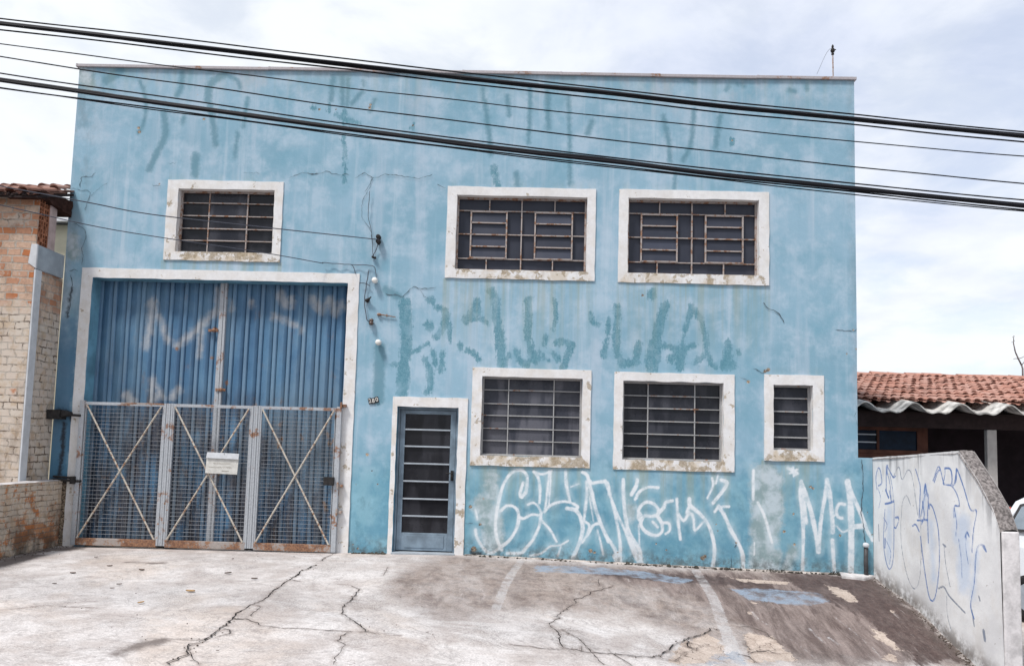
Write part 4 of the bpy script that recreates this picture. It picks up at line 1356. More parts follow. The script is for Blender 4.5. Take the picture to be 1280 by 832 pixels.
def corrugated_leaf(x0, x1, phase):
    prof = []
    x = x0
    period, slope, rib, hgt = .222, .014, .038, .020
    prof.append((x0, 0, 0))
    x = x0 + phase
    while x < x1 - .03:
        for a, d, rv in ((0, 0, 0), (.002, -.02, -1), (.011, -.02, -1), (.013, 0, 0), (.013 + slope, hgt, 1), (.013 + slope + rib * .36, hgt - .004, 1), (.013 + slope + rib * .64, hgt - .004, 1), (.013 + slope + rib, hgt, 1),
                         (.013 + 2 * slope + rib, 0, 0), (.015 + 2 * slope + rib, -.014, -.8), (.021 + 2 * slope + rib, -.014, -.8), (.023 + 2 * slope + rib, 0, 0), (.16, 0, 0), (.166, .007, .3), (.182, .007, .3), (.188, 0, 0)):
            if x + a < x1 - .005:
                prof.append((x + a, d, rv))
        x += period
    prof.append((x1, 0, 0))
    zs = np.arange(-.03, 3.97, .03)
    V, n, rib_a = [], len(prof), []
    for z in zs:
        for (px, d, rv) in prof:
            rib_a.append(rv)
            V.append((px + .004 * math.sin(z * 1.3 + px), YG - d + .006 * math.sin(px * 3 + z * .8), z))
    gi_ = np.arange(len(V)).reshape(len(zs), n)
    Q = np.stack([gi_[:-1, :-1], gi_[:-1, 1:], gi_[1:, 1:], gi_[1:, :-1]], -1).reshape(-1, 4)
    V = np.array(V)
    P = V[:, [0, 2]]
    fade = np.full(len(V), .5)
    rust = np.full(len(V), .5)
    D1, D2 = (4.16, 80, 330), (3.95, 270, 330)

    def s(fld, pts, w, zm):
        q = np.array([on_y(u, v, YG)[[0, 2]] for u, v in Z(pts, *zm)])
        stroke_sd(fld, P, curve_pts(q, .04) if len(q) > 1 else np.vstack([q, q + .003]), w / zm[0] / 83)
    for pts, w in [([(455, 190), (450, 330), (420, 430)], 36), ([(470, 200), (510, 320), (545, 400)], 28), ([(590, 420), (660, 370), (730, 300), (800, 240)], 36), ([(720, 340), (705, 480)], 20), ([(330, 680), (350, 715)], 50), ([(460, 600), (460, 710)], 30), ([(480, 640), (515, 690)], 26), ([(560, 690), (600, 650)], 30), ([(800, 130), (800, 250)], 20)]:
        s(fade, pts, w, D1)
    for pts, w in [([(320, 150), (340, 200)], 40), ([(375, 170), (378, 210)], 24), ([(480, 170), (510, 215)], 44), ([(525, 245), (535, 200)], 22), ([(560, 180), (590, 235)], 44), ([(610, 190), (640, 215)], 26), ([(70, 190), (75, 230)], 22), ([(175, 180), (182, 205)], 18), ([(285, 260), (400, 300)], 26), ([(420, 310), (425, 335)], 14)]:
        s(fade, pts, w, D2)
    for (u, v, w) in [(269, 412, 6), (265, 447, 4), (221, 436, 4), (283, 478, 6), (275, 487, 4)]:
        q = np.array([on_y(u, v, YG)[[0, 2]]])
        stroke_sd(rust, P, np.vstack([q, q + .003]), w / 83)
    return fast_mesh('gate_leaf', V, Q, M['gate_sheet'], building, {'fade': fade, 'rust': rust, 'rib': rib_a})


XM = float(on_y(277, 430, YG)[0])
corrugated_leaf(-6.80, XM - .045, .13)
corrugated_leaf(XM + .045, -2.60, .07)
ms = MB()
ms.box((XM - .05, YG - .045, -.03), (XM + .012, YG + .01, 3.97))
ms.box((XM + .02, YG - .05, -.03), (XM + .055, YG + .01, 3.97))
build('meeting_stile', ms, M['galv'], building, bevel=.004)
for u, v in ((268, 413), (277, 487)):
    hb = MB()
    p = on_y(u, v, YG - .05)
    hb.box((p[0] - .09, YG - .062, p[2] - .02), (p[0] + .06, YG - .038, p[2] + .02))
    hb.lathe((p[0], YG - .062, p[2]), (0, -1, 0), [(.02, 0), (.03, .02), (.012, .035)], 10)
    build('gate_latch', hb, M['rail_rust'], building)

# entrance door
ds = surround('door_surround', building, OUTER['door'], OPEN['door'], [M['surround'], M['reveal_blue']], bottom=False, reveal=.16, proud=.02, grime=.62)
x0, z0, x1, z1 = OPEN['door']
YD = .10
leaf = MB()
zz = lambda v: float(on_y(535, v, YD)[2])
gt, gb_ = zz(517.5), zz(666)
lx0, lx1 = x0 + .035, x1 - .035
sx0, sx1 = lx0 + .075, lx1 - .085
leaf.box((x0 + .003, YD - .02, z0 + .02), (lx0 - .002, YD + .05, z1 - .003))
leaf.box((lx1 + .002, YD - .02, z0 + .02), (x1 - .003, YD + .05, z1 - .003))
leaf.box((lx0 - .002, YD - .02, z1 - .04), (lx1 + .002, YD + .05, z1 - .003))
leaf.box((lx0 + .003, YD, z0 + .03), (sx0, YD + .04, z1 - .045))
leaf.box((sx1, YD, z0 + .03), (lx1 - .003, YD + .04, z1 - .045))
leaf.box((sx0, YD + .001, gt), (sx1, YD + .039, z1 - .046))
leaf.box((sx0, YD + .001, z0 + .031), (sx1, YD + .039, gb_))
leaf.box((sx0 + .05, YD - .006, z0 + .07), (sx1 - .05, YD + .002, gb_ - .035))
door = build('door', leaf, M['door_paint'], building, bevel=.004)
door['label'] = 'slate blue glazed entrance door with six cross bars'
for v in (537, 558, 579.5, 601.5, 623.5, 645):
    z = zz(v)
    db = MB()
    db.box((sx0, YD - .004, z - .011), (sx1, YD + .03, z + .011))
    build('glazing_bar', db, M['alu'], door, bevel=.003)
dg = MB()
dg.add([(sx0, YD + .025, gb_), (sx1, YD + .025, gb_), (sx1, YD + .025, gt), (sx0, YD + .025, gt)], [(0, 1, 2, 3)])
build('pane', dg, M['glass_door'], door)
dh = MB()
hz = zz(592)
hx = sx1 + .045
dh.box((hx - .022, YD - .012, hz - .09), (hx + .022, YD - .001, hz + .06))
dh.tube([(hx, YD - .012, hz + .02), (hx, YD - .05, hz + .02), (hx - .09, YD - .055, hz + .015)], .009, 8)
dh.lathe((hx, YD - .012, hz - .05), (0, -1, 0), [(.016, 0), (.016, .012), (.008, .02)], 10)
build('handle', dh, M['black_iron'], door, bevel=.002)
th = MB()
th.box((x0 - .01, -.06, -.2), (x1 + .01, .15, -.03))
build('door_step', th, M['cement'], building, bevel=.006)

# ragged cement fillet where the wall meets the slab
ff = MB()
A = []
for k, x in enumerate(np.arange(-.84, 5.09, .05)):
    h = float(ground_h(x, -.03))
    w = .05 + .025 * mnoise.noise(Vector((x * 3, 1, 1))) + .015 * mnoise.noise(Vector((x * 11, 2, 1)))
    A += [(x, -.011, h + .016 + .014 * mnoise.noise(Vector((x * 6, 4, 1)))), (x, -.011 - w * .5, h + .02), (x, -.011 - w, h - .004)]
ff.grid(A, len(A) // 3, 3)
build('base_fillet', ff, M['fillet'], building, smooth=True)

# debris and weeds along the foot of the wall
wd = MB()
for k in range(330):
    x = random.choice([random.uniform(-.84, 4.9), random.uniform(1.5, 4.9), random.uniform(-2.5, -2.0)])
    h = float(ground_h(x, -.02))
    s = random.uniform(.006, .022) * (1.8 if random.random() < .1 else 1)
    wd.lathe((x, -.03 - random.random() * .05, h - .003), (random.uniform(-.2, .2), random.uniform(-.2, .2), 1), [(s, 0), (s * random.uniform(.7, 1), s * .5), (s * .3, s * random.uniform(.7, 1.2))], 6)
for u, v, r in ((1041, 713, .06), (1060, 716, .04), (700, 699, .035), (830, 708, .035), (960, 711, .05), (975, 712, .04), (592, 688, .05)):
    px, pz = fz(u, v)
    for _ in range(14):
        a = random.uniform(0, 6.28)
        l = r * random.uniform(.4, 1.1)
        bx = px + random.uniform(-r, r)
        g = float(ground_h(bx, -.03))
        wd.tube([(bx, -.03, g - .005), (bx + math.cos(a) * l * .4, -.035 - abs(math.sin(a)) * l * .3, g + l * .6), (bx + math.cos(a) * l * .8, -.04 - abs(math.sin(a)) * l * .6, g + l)], .006, 4, r1=.001)
tag(build('rubble_strip', wd, M['weed'], None), 'crumbs of dirt and weeds along the foot of the blue wall', kind='stuff')

# ------------------------------------------------------------------ wire mesh gate in front of the steel leaves
gate = thing('mesh_gate', (-4.69, -.07, -.06), 'rusty three panel wire mesh gate with crossed braces before the blue steel doors', 'gate')
GYp = -.07
gx0, gx1 = -6.645, -2.735
zt = float(on_y(265, 507.5, GYp)[2]) + .02
zb = -.05
px_post = [(float(on_y(206, 600, GYp)[0])), (float(on_y(316, 600, GYp)[0]))]
edges = [gx0 + .02, px_post[0], px_post[1], gx1 - .02]
# uprights: ribbed channel posts
for k, xc in enumerate(px_post):
    pm = MB()
    for j in range(4):
        a = xc - .065 + j * .0335
        pm.box((a, GYp - .032 + (.007 if j % 2 else 0), zb + .02), (a + .0305, GYp + .03, zt + (.004 if j % 2 else 0)))
    build('post', pm, M['galv'], gate, bevel=.003)
for xc, s in ((gx0 + .03, 1), (gx1 - .03, -1)):
    pm = MB()
    pm.box((xc - .035, GYp - .028, zb), (xc + .035, GYp + .032, zt + .02))
    pm.box((xc + s * .037, GYp - .02, zb + .02), (xc + s * .055, GYp + .02, zt - .002))
    build('post', pm, M['galv'], gate, bevel=.003)
spans = [(gx0 + .07, px_post[0] - .067), (px_post[0] + .067, px_post[1] - .067), (px_post[1] + .067, gx1 - .07)]
pl = []
for k, (a, b) in enumerate(spans):
    fm = MB()
    fm.box((a, GYp - .022, zt - .045), (b, GYp + .022, zt))
    fm.box((a, GYp - .02, zb + .105), (a + .022, GYp + .02, zt - .046))
    fm.box((b - .022, GYp - .02, zb + .105), (b, GYp + .02, zt - .046))
    panel = build('panel', fm, M['galv'], gate, bevel=.003)
    br = MB()
    br.box((a - .002, GYp - .028, zb), (b + .002, GYp + .026, zb + .104))
    build('bottom_rail', br, M['rail_rust'], gate, bevel=.004)
    wm = MB()
    zlo, zhi = zb + .106, zt - .046
    nx = int(round((b - a - .044) / .058))
    nz = int(round((zhi - zlo) / .058))
    for i in range(1, nx):
        x = a + .022 + (b - a - .044) * i / nx
        d = [random.uniform(-.004, .004) for _ in range(5)]
        wm.tube([(x + d[j], GYp + .006, zlo + (zhi - zlo) * j / 4) for j in range(5)], .0023, 4, caps=False)
    for i in range(1, nz):
        z = zlo + (zhi - zlo) * i / nz
        d = [random.uniform(-.005, .005) for _ in range(5)]
        wm.tube([(a + .022 + (b - a - .044) * j / 4, GYp + .001, z + d[j]) for j in range(5)], .0023, 4, caps=False)
    build('wire_mesh', wm, M['wire'], panel)
    bm_ = MB()
    bm_.tube([(a + .03, GYp - .022, zhi), (b - .03, GYp - .022, zlo)], .0135, 8)
    build('brace', bm_, M['brace'], panel)
    bm_ = MB()
    bm_.tube([(a + .03, GYp - .045, zlo), (b - .03, GYp - .045, zhi)], .0135, 8)
    build('brace', bm_, M['brace'], panel)
    if k == 0:
        tr = MB()
        q = float(on_y(152, 508, GYp)[0])
        tr.box((q, GYp - .025, zt - .02), (b, GYp + .024, zt + .003))
        build('rusty_strip', tr, M['rail_rust'], panel)
lk = MB()
p = on_y(411, 601, GYp - .05)
lk.box((p[0] - .075, GYp - .075, p[2] - .06), (p[0] + .075, GYp - .023, p[2] + .06))
lk.box((p[0] + .075, GYp - .05, p[2] - .03), (gx1 - .06, GYp - .024, p[2] + .03))
build('lock_box', lk, M['black_iron'], gate, bevel=.008)
for v in (507, 607, 640):
    hm = MB()
    p = on_y(434, v, -.06)
    hm.box((gx1 - .02, -.09, p[2] - .02), (gx1 + .07, -.03, p[2] + .02))
    hm.lathe((gx1 + .0, -.1, p[2] - .05), (0, 0, 1), [(.014, 0), (.018, .02), (.018, .08), (.014, .1)], 10)
    build('hinge', hm, M['rail_rust'], gate, bevel=.003)
# blackened brackets that carry the left end of the gate
for v, wdt in ((516, 1), (598, 0)):
    km = MB()
    p0, p1 = on_y(67, v, -.1), on_y(97, v + 3, -.1)
    km.tube([(p0[0], -.1, p0[2] - .01), (p1[0] + .05, -.1, p1[2])], .02, 8)
    if wdt:
        km.box((p0[0] - .05, -.19, p0[2] - .09), (p0[0] + .14, -.005, p0[2] + .05))
        km.hexa([(p0[0] + .14, -.15, p0[2] - .06), (p0[0] + .25, -.12, p0[2] - .02), (p0[0] + .25, -.03, p0[2] - .02), (p0[0] + .14, -.03, p0[2] - .06)],
                [(p0[0] + .14, -.15, p0[2] + .05), (p0[0] + .25, -.12, p0[2] + .02), (p0[0] + .25, -.03, p0[2] + .02), (p0[0] + .14, -.03, p0[2] + .05)])
    else:
        km.tube([(p0[0] - .02, -.08, p0[2] + .035), (p1[0] - .02, -.08, p1[2] + .04)], .018, 8)
        km.box((p1[0] - .1, -.14, p1[2] - .04), (p1[0] - .03, -.02, p1[2] + .07))
    build('hinge_bracket', km, M['black_iron'], gate, bevel=.006)

# notice hung on the gate
sg0, sg1 = on_y(259, 565, -.135), on_y(297.5, 592, -.135)
sign = thing('notice_board', (.5 * (sg0[0] + sg1[0]), -.135, sg1[2]), 'small weathered white notice with faded handwriting wired to the mesh gate', 'sign')
sm = MB()
w_, h_ = sg1[0] - sg0[0], sg0[2] - sg1[2]
sm.hexa([(sg0[0] - .012, -.142, sg1[2]), (sg1[0] - .012, -.142, sg1[2] - .01), (sg1[0] - .012, -.134, sg1[2] - .01), (sg0[0] - .012, -.134, sg1[2])],
        [(sg0[0] + .004, -.142, sg0[2]), (sg1[0] + .004, -.142, sg0[2] - .012), (sg1[0] + .004, -.134, sg0[2] - .012), (sg0[0] + .004, -.134, sg0[2])])
build('board', sm, M['board'], sign, bevel=.002)
fm = MB()
zf = sg0[2] - h_ * .27
fm.hexa([(sg0[0] - .002, -.162, zf), (sg1[0] + .002, -.162, zf - .01), (sg1[0] + .002, -.155, zf - .01), (sg0[0] - .002, -.155, zf)],
        [(sg0[0] + .006, -.150, sg0[2] + .004), (sg1[0] + .006, -.150, sg0[2] - .008), (sg1[0] + .006, -.1435, sg0[2] - .008), (sg0[0] + .006, -.1435, sg0[2] + .004)])
build('folded_flap', fm, M['cement_lite'], sign, bevel=.002)
im = MB()
for (t, xa, xb, amp) in ((.52, .22, .75, .012), (.70, .08, .80, .010), (.88, .5, .72, .006)):
    pts = [(sg0[0] + w_ * (xa + (xb - xa) * k / 40), -.1445, sg0[2] - h_ * t + amp * math.sin(k * 1.9) * random.uniform(.3, 1)) for k in range(41)]
    ribbon(im, pts, [random.uniform(.002, .007) for _ in pts], normal_fn=FN)
build('handwriting', im, M['ink'], sign)
wt_ = MB()
wt_.tube([(sg0[0] + w_ * .55, -.16, sg0[2] - .02), (sg0[0] + w_ * .55, -.115, sg0[2] + .03), (sg0[0] + w_ * .5, GYp, sg0[2] + .04)], .004, 6)
build('tie_wire', wt_, M['thin_wire'], sign)

# house number: three small enamel tiles with digits, hung crooked
nx_, nz_ = fz(467, 500.5)
num = thing('house_number', (nx_, -.02, nz_), 'crooked black house number tiles with white digits left of the door', 'house number')
ang = math.radians(13)
for k, ch in enumerate('280'):
    cxk = nx_ + (k - 1) * .052 * math.cos(ang)
    czk = nz_ + (k - 1) * .052 * math.sin(ang) + (.004, -.004, .004)[k]
    tl = MB()
    ca, sa = math.cos(ang + (.05, -.04, .03)[k]), math.sin(ang + (.05, -.04, .03)[k])
    R2 = lambda a, b: (cxk + a * ca - b * sa, czk + a * sa + b * ca)
    q = [R2(-.025, -.045), R2(.025, -.045), R2(.025, .045), R2(-.025, .045)]
    tl.add([(a, -.018, b) for a, b in q] + [(a, -.008, b) for a, b in q], [(0, 1, 2, 3), (7, 6, 5, 4), (0, 4, 5, 1), (1, 5, 6, 2), (2, 6, 7, 3), (3, 7, 4, 0)])
    tile = build('number_tile', tl, M['plate'], num, bevel=.002)
    cu = bpy.data.curves.new('digit', 'FONT')
    cu.body = ch
    cu.size = .085
    cu.align_x, cu.align_y = 'CENTER', 'CENTER'
    cu.extrude = .001
    tmp = bpy.data.objects.new('digit_source', cu)
    COL.objects.link(tmp)
    bpy.context.view_layer.update()
    me = bpy.data.meshes.new_from_object(tmp.evaluated_get(bpy.context.evaluated_depsgraph_get()))
    bpy.data.objects.remove(tmp)
    mbt = MB()
    mbt.add([(R2(v.co.x, v.co.y)[0], -.0195 - v.co.z * 0 - (.001 if v.co.z > 0 else 0), R2(v.co.x, v.co.y)[1]) for v in me.vertices], [tuple(pp.vertices) for pp in me.polygons])
    build('digit', mbt, M['digit'], tile)

# insulators and the wires between them
INS = {}


def insulator(u, v, kind, label):
    x, z = fz(u, v)
    INS[(u, v)] = (x, z)
    t = thing('insulator', (x, 0, z), label, 'insulator', 'cable insulators screwed to the blue wall')
    b = MB()
    b.lathe((x, .02, z), (0, -1, 0), [(.012, 0), (.012, .06), (.008, .065)], 8)
    build('bolt', b, M['black_iron'], t)
    body = MB()
    if kind == 'ball':
        body.lathe((x, -.02, z), (0, -1, 0), [(.02, 0), (.042, .015), (.046, .03), (.036, .045), (.036, .055), (.044, .065), (.038, .085), (.018, .095)], 16)
        mat = M['porcelain']
    elif kind == 'double':
        for dz in (.035, -.035):
            body.lathe((x, -.02, z + dz), (0, -1, 0), [(.02, 0), (.036, .01), (.036, .03), (.022, .04), (.022, .05), (.036, .06), (.034, .085), (.014, .09)], 14)
        body.box((x - .012, -.03, z - .075), (x + .012, -.018, z + .075))
        mat = M['black_iron']
    elif kind == 'small':
        body.lathe((x - .02, -.03, z + .008), (.9, -.3, -.35), [(.012, 0), (.02, .01), (.02, .03), (.010, .04), (.018, .05), (.018, .07)], 12)
        mat = M['black_iron']
    elif kind == 'tilted':
        body.lathe((x - .04, -.025, z - .02), (.7, -.5, .5), [(.016, 0), (.034, .012), (.034, .03), (.018, .042), (.022, .06), (.012, .085), (.008, .12)], 12)
        mat = M['black_iron']
    elif kind == 'brown':
        body.lathe((x, -.045, z + .05), (0, -.15, -1), [(.014, 0), (.032, .012), (.034, .035), (.020, .048), (.034, .06), (.034, .085), (.016, .1)], 14)
        mat = M['brown_porcelain']
    build('body', body, mat, t, smooth=True)
    return x, z


insulator(474, 300.5, 'double', 'black double insulator, topmost of the row, where the service wire ends')
insulator(467, 322, 'small', 'tiny dark insulator just under the topmost double one')
insulator(469.5, 351.5, 'ball', 'white porcelain knob beside the top right corner of the gate frame')
insulator(461.5, 375.5, 'tilted', 'tilted black insulator between the white knob and the brown one')
insulator(465, 403, 'brown', 'brown glazed insulator at the lower end of the hanging wire')
insulator(474, 428.5, 'ball', 'white porcelain knob lowest on the wall')
rx, rz = fz(473, 393)
spike = thing('iron_rod', (rx, 0, rz), 'short rusty rod stuck out sideways on the wall beside the insulators', 'rod')
sp = MB()
e = fz(495, 396.5)
sp.tube([(rx, -.025, rz), (rx + .1, -.03, rz - .012), (e[0], -.022, e[1])], [.012, .008, .006], 8)
sp.lathe((rx - .015, -.028, rz), (1, 0, -.1), [(.014, 0), (.022, .015), (.022, .04), (.012, .06)], 10)
sp.lathe(((rx + e[0]) / 2, -.03, (rz + e[1]) / 2), (0, 0, 1), [(.006, -.02), (.012, 0), (.006, .025)], 8)
build('rod', sp, M['rail_rust'], spike)

lw = [([(474, 303), (472, 310), (467, 321)], .006, 'short dark wire looping from the double insulator to the tiny one below'),
      ([(463, 240), (461, 270), (465, 290), (467, 320)], .0045, 'thin grey wire hanging down to the tiny dark insulator'),
      ([(404, 329), (440, 331.5), (466, 333), (470, 340), (471.5, 350)], .006, 'grey wire bending down to the white knob beside the gate frame'),
      ([(462, 338), (459, 355), (456.5, 376), (458, 392), (460, 401), (464, 403)], .0065, 'black wire hanging down past the tilted insulator to the brown one'),
      ([(450, 354.5), (458, 355), (463, 358)], .006, 'short black wire crossing beside the gate frame corner'),
      ([(440, 331.5), (443, 335), (445, 343)], .005, 'short wire end curling down onto the gate frame')]
for pts, r, lab in lw:
    q = curve_pts(np.array([fz(u, v) for u, v in pts]), .03)
    wmb = MB()
    wmb.tube([(a, -.045 - .01 * math.sin(k), b) for k, (a, b) in enumerate(q)], r, 6)
    tag(build('wall_wire', wmb, M['thin_wire'], None, smooth=True), lab, 'wire')

# drain pipe at the right end
dx, dzt = fz(1080, 680)
dp = thing('drain_pipe', (dx, -.06, dzt - .4), 'short black stand pipe with pale cap at the right end of the blue wall', 'pipe')
g_ = float(ground_h(dx, -.08))
pm = MB()
pm.tube([(dx + .005, -.06, g_ - .05), (dx, -.055, g_ + .2), (dx + .004, -.055, dzt - .02)], .03, 12)
build('pipe', pm, M['pipe'], dp, smooth=True)
pm = MB()
pm.lathe((dx, -.055, dzt - .03), (.1, -.2, 1), [(.04, 0), (.044, .02), (.042, .05), (.02, .062)], 14)
build('cap', pm, M['cement_lite'], dp, smooth=True)
# broken cement pad at its foot
pad = MB()
pc = [on_ground(u, v) for u, v in ((1049, 717), (1090, 716), (1092, 722), (1080, 725), (1052, 722))]
pad.add([(q[0], min(q[1], -.012), q[2] + .035) for q in pc] + [(q[0], min(q[1], -.012) - .02, q[2] - .05) for q in pc], [(0, 1, 2, 3, 4)[::-1]] + [(i, (i + 1) % 5, 5 + (i + 1) % 5, 5 + i) for i in range(5)])
tag(build('cement_pad', pad, M['wall_end'], None, bevel=.01), 'broken pale cement pad at the foot of the stand pipe', 'cement pad')

# roof mast with its stay wire
ax, az = on_y(1041.5, 95, .08)[[0, 2]]
mast = thing('roof_mast', (ax, .08, ZT), 'thin mast with dark knob standing on the right end of the flat parapet', 'mast')
topz = float(on_y(1041, 56, .08)[2])
mm = MB()
mm.tube([(ax, .08, ZT + .02), (ax - .005, .08, topz - .12)], .011, 8)
build('pole', mm, M['iron'], mast)
mm = MB()
mm.lathe((ax - .005, .08, topz - .17), (0, 0, 1), [(.012, 0), (.022, .01), (.02, .03), (.014, .04), (.03, .055), (.034, .08), (.026, .1), (.012, .115), (.018, .13), (.016, .15), (.006, .17)], 12)
mm.tube([(ax - .005, .08, topz - .09), (ax + .045, .08, topz - .08)], .008, 6)
build('knob', mm, M['black_iron'], mast)
mm = MB()
b0 = on_y(1021, 93, .10)
m1 = on_y(1033.5, 66, .10)
mm.tube([tuple(q) for q in curve_pts([b0, m1, (ax, .08, topz - .04)], .05)], .003, 5)
build('stay_wire', mm, M['wire'], mast)

# ------------------------------------------------------------------ white boundary wall on the right
bw = thing('boundary_wall', (RIGHT_X + .1, -1.5, -.6), 'low white boundary wall with blue spray scribbles and chamfered end', 'wall')
TH = .185
prof_y = np.array([0.004, -.7, -1.4, -2.25, -2.62, -2.9, -3.02])
prof_z = np.array([1.535, 1.565, 1.60, 1.645, 1.32, 1.02, .80])
yl = lines(-3.02, 0.004, .02, [-2.25, -2.62, -2.9])
nz = 150
V, topd, lowd = [], [], []
for y in yl:
    zt_ = np.interp(-y, -prof_y, prof_z)
    g = float(ground_h(5.1, y))
    for k in range(nz):
        z = -1.35 + (zt_ + 1.35) * k / (nz - 1)
        V.append((RIGHT_X + .006 * math.sin(y * 3 + z * 2), y, z))
        topd.append(zt_ - z)
        lowd.append(z - g)
V = np.array(V)
gi_ = np.arange(len(V)).reshape(len(yl), nz)
Q = np.stack([gi_[:-1, :-1], gi_[:-1, 1:], gi_[1:, 1:], gi_[1:, :-1]], -1).reshape(-1, 4)
PW = V[:, [1, 2]]
wa = {k: np.full(len(V), .5) for k in ('blueline', 'greyline', 'smear')}
wa['top'], wa['low'] = topd, lowd
B1 = (3.468, 1080, 560)


def SW(key, pts, w):
    q = np.array([on_x(u, v, RIGHT_X)[[1, 2]] for u, v in Z(pts, *B1)])
    stroke_sd(wa[key], PW, curve_pts(q, .03), w)


for pts, w in [([(55, 180), (50, 130), (60, 85), (70, 100), (75, 150), (60, 162)], .022), ([(95, 190), (95, 80), (105, 90), (125, 125), (135, 120)], .024), ([(225, 90), (240, 140), (246, 180), (240, 300)], .024), ([(90, 262), (85, 400), (95, 480), (110, 522), (125, 500), (131, 420), (131, 240)], .022), ([(90, 240), (110, 237), (130, 228)], .03),
               ([(92, 180), (100, 200), (106, 214)], .035), ([(248, 292), (265, 208), (280, 202), (276, 300), (278, 410)], .022), ([(232, 312), (276, 310)], .024), ([(240, 360), (226, 330), (212, 336)], .024), ([(245, 380), (260, 520), (280, 640), (300, 657), (315, 600), (325, 480), (320, 350), (300, 262), (286, 242), (284, 262)], .022), ([(262, 195), (268, 155), (272, 195)], .03),
               ([(300, 140), (325, 78), (340, 130), (345, 156)], .02), ([(350, 85), (375, 92), (381, 140), (375, 160)], .026), ([(345, 155), (380, 165), (405, 210), (410, 250), (390, 250), (388, 300)], .02), ([(382, 165), (398, 140), (400, 88), (430, 170), (460, 265), (487, 270), (475, 350), (468, 450)], .022), ([(530, 442), (520, 420), (495, 425), (485, 480), (480, 580), (465, 680), (480, 740)], .022),
               ([(435, 385), (445, 362), (455, 382)], .022), ([(138, 300), (150, 298), (152, 310)], .03), ([(92, 390), (92, 430)], .03), ([(108, 180), (118, 230)], .018)]:
    SW('blueline', pts, w)
for pts, w in [([(60, 175), (70, 215), (62, 260)], .016), ([(98, 100), (112, 160), (118, 235)], .018), ([(112, 120), (122, 170), (128, 230)], .016), ([(150, 320), (140, 345), (132, 340)], .022), ([(84, 300), (100, 330), (92, 360)], .018), ([(98, 400), (118, 450), (112, 500)], .016), ([(255, 230), (262, 290), (250, 330)], .022), ([(268, 160), (276, 205)], .03), ([(390, 262), (400, 330), (395, 380)], .016),
               ([(408, 390), (420, 470), (425, 560)], .014), ([(445, 362), (440, 420), (452, 500)], .014), ([(305, 150), (318, 110), (330, 90)], .02), ([(352, 95), (348, 130), (342, 150)], .02), ([(400, 95), (392, 150)], .026), ([(100, 75), (96, 110)], .03), ([(520, 430), (532, 445)], .03)]:
    SW('blueline', pts, w)
for pts, w in [([(125, 125), (150, 80), (165, 135), (190, 95), (207, 110), (220, 180), (235, 290)], .02), ([(205, 247), (185, 205), (166, 250), (163, 400), (185, 540), (215, 607), (240, 560), (248, 400), (245, 290)], .018), ([(345, 420), (352, 500), (372, 600)], .02), ([(320, 607), (345, 600), (370, 640), (440, 712)], .026), ([(62, 330), (65, 400)], .03), ([(358, 640), (362, 720), (380, 790)], .016),
               ([(500, 640), (505, 660)], .025), ([(340, 415), (352, 425)], .03), ([(470, 700), (480, 770)], .026), ([(520, 790), (525, 830)], .05)]:
    SW('greyline', pts, w * .9)
for pts, w in [([(110, 280), (110, 480)], .14), ([(430, 330), (435, 580)], .26), ([(395, 290), (400, 400)], .1), ([(268, 180), (262, 260)], .08), ([(290, 330), (300, 560)], .1), ([(490, 450), (470, 640)], .08)]:
    SW('smear', pts, w)
fast_mesh('wall_face', V, Q, M['white_wall'], bw, wa, smooth=True)
ob = MB()
n = len(prof_y)
outer = [(RIGHT_X + TH, y, z) for y, z in zip(prof_y, prof_z)]
ob.add([(RIGHT_X + TH, 0.004, -1.35)] + outer + [(RIGHT_X + TH, -3.02, -1.35)], [tuple(range(n + 2))])
ob.add([(RIGHT_X, 0.004, -1.35), (RIGHT_X + TH, 0.004, -1.35), (RIGHT_X + TH, 0.004, 1.535), (RIGHT_X, 0.004, 1.535)], [(0, 1, 2, 3)])
build('back_face', ob, M['wall_end'], bw)
ob = MB()
ob.box((RIGHT_X + .0, -3.05, -1.35), (RIGHT_X + TH - .001, -3.0195, .79))
build('end_face', ob, M['wall_front'], bw, bevel=.012)
# rough coping that follows the top and the chamfer
cp = MB()
ty = np.concatenate([np.linspace(.004, -2.25, 46), np.linspace(-2.26, -3.03, 26)])
A = []
for y in ty:
    z = np.interp(-y, -prof_y, prof_z)
    for k in range(7):
        x = RIGHT_X - .008 + (TH + .018) * k / 6
        nzv = mnoise.noise(Vector((x * 22, y * 9, 1.0))) * .011
        edge = -.028 if k in (0, 6) else (.004 if k in (1, 5) else .008)
        A.append((x + mnoise.noise(Vector((y * 8, k, 3))) * .006, y, z + edge + nzv))
cp.grid(A, len(ty), 7)
build('coping', cp, M['rough_cap'], bw, smooth=True)

# ------------------------------------------------------------------ brick house on the left
HX = -7.1
yc = float(on_x(45, 305, HX)[1])
zbeam = float(on_x(45, 305, HX)[2])
ztop = float(on_y(30, 247, yc)[2])
house = thing('brick_house', (-9.5, yc, -.1), 'old orange brick house with whitewash and a cement pilaster left of the blue building', 'house')
hm = MB()
# front, a little set of depth behind, and the lower side wall back to the blue facade
hm.box((-13, yc, -.4), (HX, yc + .02, ztop + .03))
hm.box((HX - .16, yc + .0201, -.4), (HX - .001, yc + .18, zbeam - .36))
hm.box((HX - .16, yc + .18, -.4), (HX - .001, -.012, zbeam - .36))
hm.box((-13, yc + .181, -.4), (-12.8, 5, ztop))
build('wall', hm, M['brick_up'], house)
y1 = float(on_x(59, 305, HX)[1])
y2 = float(on_x(68, 312, HX)[1])
ybm = float(on_x(78, 330, HX)[1])
